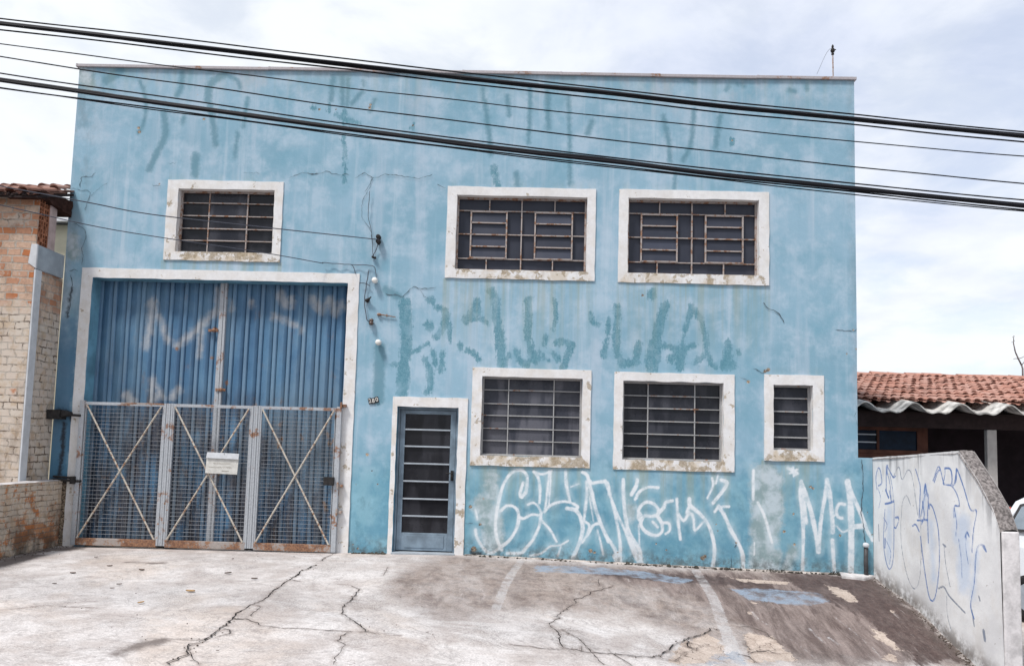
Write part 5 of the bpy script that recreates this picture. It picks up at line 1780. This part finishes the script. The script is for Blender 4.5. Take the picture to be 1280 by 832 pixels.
# hollow blocks laid on their side
hv = MB()
hv.box((HX - .16, yc + .021, zbeam), (HX - .024, y1, ztop + .02))
hb = MB()
ny, nzz = 4, 11
ys_ = np.linspace(yc + .028, y1, ny + 1)
zs_ = np.linspace(zbeam, ztop + .01, nzz + 1)
for i in range(ny + 1):
    wdt = .0035 if i not in (0, 2) else .007
    hb.box((HX - .0235, ys_[i] - wdt, zbeam), (HX - .002, ys_[i] + wdt, ztop + .01))
for k in range(nzz + 1):
    for i in range(ny):
        wdt = .009 if k % 3 == 0 else .004
        hb.box((HX - .0235, ys_[i] + .0125, zs_[k] - wdt), (HX - .003, ys_[i + 1] - .0125, zs_[k] + wdt))
        if k < nzz and random.random() < .2:
            hb.box((HX - .0235, ys_[i] + .0125, zs_[k] + wdt + .0005), (HX - .006, ys_[i + 1] - .0125, zs_[k + 1] - .0125))
build('block_shade_back', hv, M['clay_dark'], house)  # solid dark backing whose colour stands in for shade inside the cells
build('hollow_block', hb, M['clay'], house)
pm = MB()
pm.box((HX - .16, y1 + .009, zbeam), (HX + .004, y2, ztop))
build('corner_pier', pm, M['pink_plaster'], house, bevel=.008)
bm_ = MB()
bm_.box((HX - .165, yc + .02, zbeam - .36), (HX + .03, ybm, zbeam - .004))
build('beam', bm_, M['cement'], house, bevel=.01)
bm_ = MB()
bm_.hexa([(HX - .09, yc - .012, zbeam - .28), (HX + .032, yc - .012, zbeam - .36), (HX + .032, yc + .019, zbeam - .36), (HX - .09, yc + .019, zbeam - .28)],
         [(HX - .06, yc - .012, zbeam), (HX + .032, yc - .012, zbeam), (HX + .032, yc + .019, zbeam), (HX - .06, yc + .019, zbeam)])
build('cement_patch', bm_, M['cement_lite'], house, bevel=.008)
pl_ = MB()
pl_.box((HX - .003, yc + .002, -.3), (HX + .026, yc + .15, zbeam - .362))
build('pilaster', pl_, M['cement_lite'], house, bevel=.008)


def tile_roof(name, x0, x1, y0, z0, y1, z1, pitch, length, mat, parent, seed=1, rad=None):
    """rows of barrel tiles running up the slope from (y0,z0) to (y1,z1)"""
    rnd = random.Random(seed)
    mb = MB()
    tones = []
    sl = math.hypot(y1 - y0, z1 - z0)
    uy, uz = (y1 - y0) / sl, (z1 - z0) / sl
    nrows = int(sl / length) + 1
    ncol = int((x1 - x0) / pitch)
    rad = rad or pitch * .36
    for r in range(nrows):
        for c in range(ncol):
            xc = x0 + (c + .5) * pitch + rnd.uniform(-.008, .008)
            s0 = r * length + rnd.uniform(-.02, .02)
            s1 = min(s0 + length * 1.16, sl + .06)
            tone = rnd.random()
            for pan in (0, 1):
                xx = xc + (pitch * .5 if pan else 0)
                tw = rnd.uniform(-.03, .03)
                rl = rnd.uniform(-.012, .02)
                o = len(mb.v)
                for (s, k, lift) in ((s0, 1.0, (.055 if not pan else .028) + rl), (s1, .78, (.020 if not pan else .0) + rl * .5)):
                    for j in range(7):
                        a = math.pi * j / 6
                        dx = math.cos(a) * rad * (k if not pan else 1.75 - k)
                        dz = math.sin(a) * rad * .75 * (1 if not pan else -.6) + lift
                        mb.v.append((xx + dx + tw * (s - s0), y0 + uy * s - uz * dz, z0 + uz * s + uy * dz))
                        tones.append(tone)
                for j in range(6):
                    mb.f.append((o + j, o + j + 1, o + 8 + j, o + 7 + j))
                    mb.m.append(0)
                if not pan:        # the tile's front lip
                    for j in range(7):
                        p = mb.v[o + j]
                        mb.v.append((p[0], p[1] + uz * .014, p[2] - .016))
                        tones.append(tone * .3)
                    for j in range(6):
                        mb.f.append((o + j, o + 14 + j, o + 15 + j, o + j + 1))
                        mb.m.append(0)
    ob = build(name, mb, mat, parent)
    at = ob.data.attributes.new('tone', 'FLOAT', 'POINT')
    at.data.foreach_set('value', tones)
    return ob


tile_roof('roof', -12.5, HX + .10, yc - .20, ztop - .02, yc + 1.0, ztop + .44, .2, .36, M['tile_old'], house, 3)
em = MB()
em.hexa([(-12.6, yc - .19, ztop - .06), (HX + .09, yc - .19, ztop - .06), (HX + .09, yc + .66, ztop + .245), (-12.6, yc + .66, ztop + .245)],
        [(-12.6, yc - .19, ztop - .03), (HX + .09, yc - .19, ztop - .03), (HX + .09, yc + .66, ztop + .285), (-12.6, yc + .66, ztop + .285)])
for k in range(26):
    bx_ = random.uniform(-8.6, HX + .07)
    em.lathe((bx_, yc - .17, ztop - .03), (0, random.uniform(-.3, .3), 1), [(random.uniform(.015, .04), 0), (.03, .03), (.01, random.uniform(.035, .06))], 6)
build('eave_board', em, M['dark_wood'], house)

ee = MB()
A = []
for i in range(9):
    y = yc - .1 + (-.03 - yc + .1) * i / 8
    for k in range(5):
        a = k / 4
        A.append((HX + .075 + .03 * mnoise.noise(Vector((i * .9, k, 4))), y, ztop - .02 + .03 * i / 8 - .09 * (i / 8) ** 2 + (.10 + .14 * i / 8) * a + .03 * mnoise.noise(Vector((i * .8, k * .7, 9)))))
ee.grid(A, 9, 5)
ee.grid([(x - .5, y, z) for x, y, z in A], 9, 5)
ee.add([A[i * 5] for i in range(9)] + [(A[i * 5][0] - .5, A[i * 5][1], A[i * 5][2]) for i in range(9)], [(i, i + 1, 10 + i, 9 + i) for i in range(8)])
build('rake_end', ee, M['clay_dark'], house, smooth=True)

lowall = thing('low_brick_wall', (-6.97, -2, -.1), 'low whitewashed brick wall with crumbling orange patches beside the gate', 'wall')
lm = MB()
ly = np.linspace(-.06, -4.2, 60)
lzs = np.linspace(-.5, .885, 24)
A = [(-6.85 + .012 * mnoise.noise(Vector((y * 3, z * 3, 0))), y, z + (.012 * mnoise.noise(Vector((y * 6, 5, 1))) if k == 23 else 0)) for y in ly for k, z in enumerate(lzs)]
lm.grid(A, 60, 24)
lm.add([(-6.85, -.06, -.5), (-6.85, -.06, .885), (-7.09, -.06, .885), (-7.09, -.06, -.5)], [(0, 1, 2, 3)])
lm.add([(-7.09, -.06, -.5), (-7.09, -.06, .885), (-7.09, -4.2, .885), (-7.09, -4.2, -.5)], [(0, 1, 2, 3)])
lm.add([(-6.85, -4.2, -.5), (-6.85, -4.2, .885), (-7.09, -4.2, .885), (-7.09, -4.2, -.5)], [(3, 2, 1, 0)])
build('wall', lm, M['brick_low'], lowall)
lm = MB()
A = []
for y in ly:
    for k, x in enumerate(np.linspace(-6.838, -7.1, 5)):
        A.append((x + .006 * mnoise.noise(Vector((y * 7, k, 2))), y, .893 + (-.012 if k in (0, 4) else 0) + .008 * mnoise.noise(Vector((y * 9, k * 2, 7)))))
lm.grid(A, 60, 5)
build('coping', lm, M['wall_end'], lowall, smooth=True)

# pale house seen through the gap
yh = thing('yellow_house', (-11.6, 6.2, -.4), 'pale yellow house with white roof seen through the gap left of the blue building', 'house')
ym = MB()
zy = float(on_y(72, 281, 5)[2])
ym.box((-15.5, 5, -.5), (-9.0, 10, zy))
build('wall', ym, M['yellow_wall'], yh)
ym = MB()
ym.hexa([(-15.8, 4.7, zy + .002), (-8.7, 4.7, zy + .002), (-8.7, 10.2, zy + .9), (-15.8, 10.2, zy + .9)], [(-15.8, 4.7, zy + .07), (-8.7, 4.7, zy + .07), (-8.7, 10.2, zy + .97), (-15.8, 10.2, zy + .97)])
build('roof', ym, M['white_roof'], yh)
ym = MB()
ym.box((-9.9, 4.95, 1.4), (-9.2, 5.0, 2.3))
build('window', ym, M['glass'], yh)

# ------------------------------------------------------------------ neighbour house on the right
nb = thing('tiled_house', (9.5, 5.5, -.4), 'single storey house with terracotta tiled roof and dark porch right of the blue building', 'house')
ze = float(on_y(1180, 512, 2.6)[2])
tile_roof('roof', 5.2, 16.5, 2.98, ze + .155, 6.5, float(on_y(1180, 473, 6.5)[2]), .172, .34, M['tile'], nb, 5)
rm = MB()
zr = float(on_y(1180, 473, 6.5)[2])
for k in range(28):
    xa = 5.2 + k * .4
    rm.lathe((xa, 6.52, zr + .02 + random.uniform(-.012, .012)), (1, 0, random.uniform(-.03, .03)), [(.11, 0), (.095, .43)], 10)
o_ = build('ridge_tile', rm, M['tile'], nb)
at = o_.data.attributes.new('tone', 'FLOAT', 'POINT')
at.data.foreach_set('value', [random.random() * .6 for _ in rm.v])
rb_ = MB()
rb_.hexa([(5.2, 6.55, zr - .1), (16.5, 6.55, zr - .1), (16.5, 10.5, ze), (5.2, 10.5, ze)], [(5.2, 6.55, zr), (16.5, 6.55, zr), (16.5, 10.5, ze + .1), (5.2, 10.5, ze + .1)])
build('rear_roof', rb_, M['tile_old'], nb)
# big-wave fibre cement eave sheets
fm = MB()
per = .86
x = np.arange(5.0, 16.5, .03)
ph = (x - float(on_y(1201, 503, 2.6)[0])) / per


def wave(t):
    t = (t + .5) % 1.0 - .5
    a = abs(t)
    return np.where(a < .05, 1, np.where(a < .30, 1 - (a - .05) / .25, np.where(a < .40, 0.0, .25 * (a - .40) / .10)))


hz_ = np.array([float(wave(np.array(q))) for q in ph])
hz_ = np.convolve(np.pad(hz_, 2, mode='edge'), np.ones(5) / 5, mode='valid') * .19
A, T = [], []
for y, zo in ((2.55, 0), (3.6, .17)):
    for xi, h in zip(x, hz_):
        jit = .015 * math.sin(int((xi - 5) / per) * 2.3)
        A.append((xi, y + (jit if zo == 0 else 0), ze - .06 + h + zo))
n = len(x)
fm.grid(A, 2, n)
fm.grid([(a, b, c - .024) for a, b, c in A], 2, n)
fm.add([A[i] for i in range(n)] + [(A[i][0], A[i][1], A[i][2] - .024) for i in range(n)], [(i, i + 1, n + i + 1, n + i) for i in range(n - 1)])
build('eave_sheet', fm, M['fibro'], nb, smooth=False)
bmx = MB()
bmx.box((5.0, 2.95, ze - .32), (16.5, 3.08, ze - .07))
bmx.box((5.0, 3.62, ze + .03), (16.5, 3.7, ze + .20))
build('eave_beam', bmx, M['dark_wood'], nb)
wm = MB()
wx1 = float(on_y(1160, 560, 4)[0])
wm.box((5.0, 4.0, -.5), (wx1, 4.15, ze + .35))
build('front_wall', wm, M['brown_wall'], nb)
wm = MB()
wm.box((wx1, 6.0, -.5), (16.5, 6.15, ze + .5))
wm.box((wx1 - .15, 4.151, -.5), (wx1 - .001, 6.0, ze + .4))
wm.box((16.5, 3.4, -.5), (16.65, 10.4, ze + .4))
wm.box((5.0, 10.2, -.5), (16.5, 10.35, ze + .1))
build('porch_wall', wm, M['porch_wall'], nb)
cm_ = MB()
cm_.box((5.0, 3.1, ze - .02), (16.5, 10.2, ze + .02))
build('ceiling', cm_, M['dark_wood'], nb)
wn_ = MB()
wa0, wa1 = on_y(1077, 537, 3.98), on_y(1146, 563, 3.98)
wn_.box((wa0[0] - .4, 3.955, wa1[2] - .07), (wa1[0] + .09, 3.997, wa1[2]))
wn_.box((wa0[0] - .4, 3.955, wa0[2]), (wa1[0] + .09, 3.997, wa0[2] + .07))
wn_.box((wa1[0], 3.956, wa1[2] + .001), (wa1[0] + .09, 3.997, wa0[2] - .001))
mx = float(on_y(1097, 550, 3.98)[0])
wn_.box((mx - .025, 3.956, wa1[2] + .001), (mx + .025, 3.997, wa0[2] - .001))
win = build('window', wn_, M['brown_wall'], nb, bevel=.004)
wg = MB()
wg.add([(wa0[0] - .4, 3.985, wa1[2]), (wa1[0], 3.985, wa1[2]), (wa1[0], 3.985, wa0[2]), (wa0[0] - .4, 3.985, wa0[2])], [(0, 1, 2, 3)])
wgm = simple('blue_black_glass', (.006, .016, .035), .25, .12, var=.3, scale=4)
build('pane', wg, wgm, win)
wb = MB()
for t in (.38, .78):
    z = wa1[2] + (wa0[2] - wa1[2]) * t
    wb.box((wa0[0] - .4, 3.97, z - .012), (mx - .03, 3.984, z + .012))
build('louvre', wb, M['alu'], win)
po = MB()
pp = on_y(1237, 533, 3.02)
po.box((pp[0] - .08, 2.97, -.5), (pp[0] + .10, 3.07, ze - .325))
build('porch_post', po, M['post'], nb, bevel=.01)
pdk = MB()
pdk.box((pp[0] + .2, 5.86, -.45), (pp[0] + 1.1, 5.995, 1.6))
build('door', pdk, M['dark_wood'], nb)

# ------------------------------------------------------------------ white car behind the boundary wall
car = thing('white_car', (6.50, -1.03, -.5), 'white car parked behind the end of the white boundary wall', 'car')
cz = float(ground_h(7.2, -1.0))
prof = [(6.40, .42), (6.38, .62), (6.39, .86), (6.42, 1.0), (6.475, 1.13), (6.56, 1.30), (6.69, 1.53), (6.82, 1.60), (7.3, 1.63), (8.3, 1.62), (8.75, 1.54), (9.3, 1.14), (10.1, 1.0), (10.4, .85), (10.45, .55), (10.4, .32), (6.35, .3)]


def car_slice(y, inset, top_in):
    out = []
    for (x, z) in prof:
        f = max(0, (z - 1.08) / .55)
        out.append((x, y + top_in * f + inset, cz + z))
    return out


cb_ = MB()
yN, yF = -1.03, .62
s0 = car_slice(yN, .04, .16)
s1 = car_slice(yN, 0, .16)
S_ = [[(x + (.03 if x < 7 else -.03), y, z) for x, y, z in car_slice(yN, -.01 + .03, .16)]]
n = len(prof)
rings = []
for (yy_, sgn, shr) in ((yN, 1, .04), (yN + .03, 1, 0), (yF - .03, -1, 0), (yF, -1, .04)):
    r_ = []
    for (x, z) in prof:
        f = max(0, (z - 1.08) / .55)
        xm = 8.3
        r_.append((x + (xm - x) * shr * .15, yy_ + sgn * (.17 * f), cz + z - (shr * .4 if z > 1.5 else 0)))
    rings.append(r_)
V = [p for r_ in rings for p in r_]
F = [(i * n + j, i * n + (j + 1) % n, (i + 1) * n + (j + 1) % n, (i + 1) * n + j) for i in range(3) for j in range(n)]
F += [tuple(range(n))[::-1], tuple(3 * n + j for j in range(n))]
cb_.add(V, F)
body = build('body', cb_, M['car_paint'], car, bevel=.02)


def side_y(z):
    return yN + .17 * max(0, (z - 1.08) / .55)


def side_patch(name, poly, off, mat, parent):
    mb = MB()
    mb.add([(x, side_y(z) - off, cz + z) for x, z in poly] + [(x, side_y(z) + .02, cz + z) for x, z in poly],
           [tuple(range(len(poly)))] + [(i, len(poly) + i, len(poly) + (i + 1) % len(poly), (i + 1) % len(poly)) for i in range(len(poly))])
    return build(name, mb, mat, parent)


side_patch('window_seal', [(6.56, 1.145), (6.60, 1.2), (6.74, 1.5), (6.86, 1.535), (8.45, 1.53), (8.95, 1.145)], .004, M['black'], body)
side_patch('side_window', [(6.62, 1.18), (6.76, 1.47), (6.87, 1.505), (7.45, 1.505), (7.45, 1.18)], .008, M['car_glass'], body)
side_patch('side_window', [(7.53, 1.18), (7.53, 1.505), (8.42, 1.5), (8.84, 1.18)], .008, M['car_glass'], body)
hd = MB()
for hx_ in (6.56 + .06, 7.75):
    hd.box((hx_ - .07, yN - .035, cz + .99), (hx_ + .07, yN - .005, cz + 1.02))
build('door_handle', hd, M['black'], body, bevel=.006)
st = MB()
st.box((6.45, yN - .02, cz + .5), (10.3, yN + .002, cz + .57))
build('side_trim', st, M['black'], body, bevel=.004)
for wx_ in (6.86, 9.6):
    for wy_, s in ((yN, -1), (yF, 1)):
        w_b = MB()
        w_b.lathe((wx_, wy_ + s * .012, cz + .315), (0, -s, 0), [(.27, 0), (.31, .02), (.315, .08), (.315, .17), (.28, .2)], 28)
        wheel = build('wheel', w_b, M['tyre'], car, smooth=False)
        w_b = MB()
        w_b.lathe((wx_, wy_ + s * .016, cz + .315), (0, -s, 0), [(.19, 0), (.2, .012), (.2, .03)], 24)
        build('rim', w_b, M['alu'], wheel)
tl = MB()
tl.box((6.365, yN + .06, cz + .75), (6.43, yN + .2, cz + 1.0))
build('tail_lamp', tl, M['lamp_red'], car, bevel=.01)

car.rotation_euler = (0, 0, math.radians(-36))
car.location.x -= .20

# unidentified red object between wall end and car, built in a barrel shape
rp = on_y(1257, 632, .9)
rg = float(ground_h(rp[0], .9))
unknown_object = thing('red_object', (rp[0], .9, rg), 'red rounded object of unknown kind showing in the gap between the wall end and the white car', 'unknown_object')
dm = MB()
hh = rp[2] - rg
dm.lathe((rp[0], .9, rg), (0, 0, 1), [(.10, 0), (.11, .02), (.11, hh * .33), (.118, hh * .35), (.11, hh * .37), (.11, hh * .66), (.118, hh * .68), (.11, hh * .7), (.10, hh - .04), (.07, hh - .01), (.03, hh)], 24)
build('body', dm, M['red'], unknown_object, smooth=True)
dm = MB()
dm.lathe((rp[0] + .03, .87, rg + hh - .03), (0, 0, 1), [(.03, 0), (.035, .03), (.02, .04)], 12)
build('cap', dm, M['black'], unknown_object)

# bare sapling behind the tiled house
tz = (11.9, 1240, 410)
YT = 7.2
tr = thing('bare_tree', tuple(on_y(1278, 470, YT)[:2]) + (-.4,), 'thin leafless sapling rising behind the tiled roof at the right edge', 'tree')
P3 = lambda pts: [tuple(on_y(u, v, YT)) for u, v in Z(pts, *tz)]
tm = MB()
b_ = P3([(462, 900)])[0]
tm.tube([(b_[0] + .05, YT, -.4), (b_[0] + .03, YT, 1.5)] + P3([(462, 900), (456, 600), (440, 550)]), [.05, .04, .022, .019, .018], 8)
build('trunk', tm, M['bark'], tr, smooth=True)
tm = MB()
tm.tube(P3([(440, 550), (395, 460), (350, 360), (320, 230), (322, 150), (318, 108)]), [.018, .017, .015, .012, .008, .004], 7)
tm.tube(P3([(440, 550), (465, 520), (520, 440), (560, 330)]), .011, 6, r1=.005)
tm.tube(P3([(395, 458), (360, 450), (318, 456)]), .010, 6, r1=.007)
tm.tube(P3([(395, 452), (440, 440), (500, 410), (545, 400)]), .010, 6, r1=.005)
tm.tube(P3([(322, 200), (300, 205), (284, 214)]), .006, 5, r1=.003)
tm.tube(P3([(324, 180), (338, 186), (336, 196)]), .006, 5, r1=.003)
tm.tube(P3([(320, 140), (304, 136), (306, 122)]), .005, 5, r1=.003)
tm.tube(P3([(320, 128), (336, 124), (332, 108)]), .005, 5, r1=.003)
tm.tube(P3([(345, 350), (322, 320)]), .004, 5, r1=.002)
build('crown', tm, M['bark'], tr, smooth=True)

# ------------------------------------------------------------------ overhead cables
YC = -5.0


def cable(pts, r, label, mat, y=YC, slack=0.0):
    q = [on_y(u, v, y) for u, v in pts]
    co = np.polyfit([p[0] for p in q], [p[2] for p in q], 2)
    xs_ = np.linspace(-22, 22, 260)
    mb = MB()
    mb.tube([(x_, y + slack * math.sin(x_ * .7), np.polyval(co, x_) + .012 * mnoise.noise(Vector((x_ * .9, r * 900, 2)))) for x_ in xs_], [r * (1 + .16 * mnoise.noise(Vector((x_ * 4, r * 500, 5)))) for x_ in xs_], 10)
    return tag(build('overhead_cable', mb, mat, None, smooth=True), label, 'cable', 'overhead street cables')


cable([(0, 22), (640, 97.5), (1280, 165)], .0062, 'thin wire riding just above the upper thick cable', M['cable'], YC, .01)
cable([(0, 29), (640, 104), (1280, 170)], .020, 'thick black cable of the upper bundle crossing the roof line', M['cable'])
cable([(0, 30), (640, 103), (1280, 171)], .012, 'slightly thinner black cable hugging the upper thick cable', M['cable'], YC - .03)
cable([(0, 36.5), (640, 111), (1280, 177.5)], .0065, 'thin wire just below the upper thick cable', M['cable'], YC, .01)
cable([(0, 54.5), (640, 133), (1280, 195)], .0048, 'fine single wire, first below the upper bundle', M['cable'])
cable([(0, 71), (640, 160), (1280, 229)], .0055, 'fine single wire midway between the two thick bundles', M['cable'])
cable([(0, 90.5), (640, 181.5), (1280, 250)], .006, 'thin wire just above the lower thick cable', M['cable'], YC, .01)
cable([(0, 99.5), (640, 187), (1280, 257)], .020, 'thick black cable of the lower bundle passing before the upper windows', M['cable'])
cable([(0, 101), (640, 188), (1280, 258)], .012, 'slightly thinner black cable hugging the lower thick cable', M['cable'], YC - .03)
cable([(0, 109), (640, 192.5), (1280, 262.5)], .0062, 'thin wire just below the lower thick cable', M['cable'])
cable([(0, 109.5), (640, 194.5), (1280, 263.5)], .005, 'lowest thin wire of the lower bundle', M['cable'], YC + .04)

# service drops from the street to the wall
for ends, r, lab in (([((474, 299.5), -.1), ((330, 284), -.75), ((190, 268), -1.4), ((110, 253), -1.75), ((0, 232.5), -2.2)], .0075, 'upper slack service wire from the street to the double insulator'),
                     ([((404, 329), -.06), ((330, 316), -.6), ((190, 295), -1.3), ((110, 281), -1.7), ((0, 256), -2.2)], .0062, 'lower slack service wire reaching the wall above the gate frame')):
    q = [on_y(u, v, y) for (u, v), y in ends]
    d = q[-1] - q[-2]
    d = d / np.linalg.norm(d)
    q.append(q[-1] + d * 4)
    q.append(q[-1] + d * 5)
    mb = MB()
    mb.tube([tuple(p) for p in curve_pts(q, .15)], r, 8)
    tag(build('service_wire', mb, M['thin_wire'], None, smooth=True), lab, 'wire')


# ------------------------------------------------------------------ loose crumbs and grit
gb2 = MB()
rg_ = random.Random(21)


def crumb(x, y, s):
    h = float(ground_h(x, y))
    gb2.lathe((x, y, h - s * .2), (rg_.uniform(-.3, .3), rg_.uniform(-.3, .3), 1), [(s * rg_.uniform(.6, 1), 0), (s * rg_.uniform(.8, 1.1), s * .4), (s * rg_.uniform(.2, .6), s * rg_.uniform(.7, 1.1))], 5)


for _ in range(260):
    y = -rg_.random() ** .8 * 3
    crumb(RIGHT_X - .01 - abs(rg_.gauss(0, .05)), y, rg_.uniform(.004, .014))
for _ in range(140):
    crumb(-6.84 + abs(rg_.gauss(0, .10)), -rg_.random() * 2.4, rg_.uniform(.004, .013))
for q, w in crack_lines:
    for p in q[::3]:
        if rg_.random() < .5:
            crumb(p[0] + rg_.gauss(0, .03), p[1] + rg_.gauss(0, .03), rg_.uniform(.003, .008) * (1 + .4 * w))
for _ in range(420):
    crumb(rg_.uniform(-6.5, 5.0), -rg_.random() ** 1.2 * 5.5, rg_.uniform(.0025, .007))
tag(build('loose_grit', gb2, M['grit'], None), 'small dark crumbs and grit scattered over the concrete', kind='stuff')

# ------------------------------------------------------------------ dry leaves and crumbs on the concrete
def leaf(u, v, size, rot, mat, label, curl=.16):
    p = on_ground(u, v)
    mb = MB()
    size = size * .55
    n, L, W = 9, size, size * .4
    pts = []
    for i in range(n):
        t = i / (n - 1)
        w = W * math.sin(math.pi * t) ** .7 * .5 + .0008
        zc = .004 + size * curl * (t - .4) ** 2
        for s in (-1, -.5, 0, .5, 1):
            a, b = (t - .5) * L, s * w
            x_ = p[0] + a * math.cos(rot) - b * math.sin(rot)
            y_ = p[1] + a * math.sin(rot) + b * math.cos(rot)
            pts.append((x_, y_, float(ground_h(x_, y_)) + .006 + zc + abs(s) * W * .35))
    mb.grid(pts, n, 5)
    tag(build('dry_leaf', mb, mat, None, smooth=True, at=(p[0], p[1], float(p[2]))), label, 'leaf', 'dry leaves on the concrete')


A_ = 'leaf'
leaf(318, 724, .14, .05, M['leaf_dry'], 'largest dark brown leaf, lying left of the long slanting crack')
leaf(285, 717, .15, .5, M['leaf_dry'], 'thin dark twig like leaf left of the largest leaf')
leaf(291, 699, .08, 1.2, M['leaf_dry'], 'small dark leaf close below the gate middle')
leaf(120, 697, .09, .2, M['leaf_dry'], 'dark leaf nearest the left gate panel')
leaf(137, 708, .12, .3, M['leaf_dry'], 'dark curled leaf just below the one near the left gate panel')
leaf(177, 713, .14, -.1, M['leaf_dry'], 'long narrow dark leaf below the middle gate panel')
leaf(149, 731, .11, .2, M['leaf_dry'], 'dark leaf right of a smaller twin on the left concrete')
leaf(140, 736, .09, .15, M['leaf_dry'], 'small dark leaf, left of its slightly larger twin')
leaf(68, 730, .09, .1, M['leaf_dry'], 'dark leaf lying by itself on the far left concrete')
leaf(91, 717, .13, .05, M['leaf_dry'], 'flat greyish brown leaf on the left concrete')
leaf(176, 754, .13, .9, M['leaf_tan'], 'upright tan leaf on the left concrete')
leaf(238, 740, .2, -.12, M['leaf_tan'], 'long tan strip of leaf left of the slanting crack')
leaf(272, 814, .05, .5, M['leaf_dry'], 'tiny dark leaf right of the slanting crack at the bottom')
leaf(66, 690, .09, .1, M['porcelain'], 'small white scrap near the low brick wall')
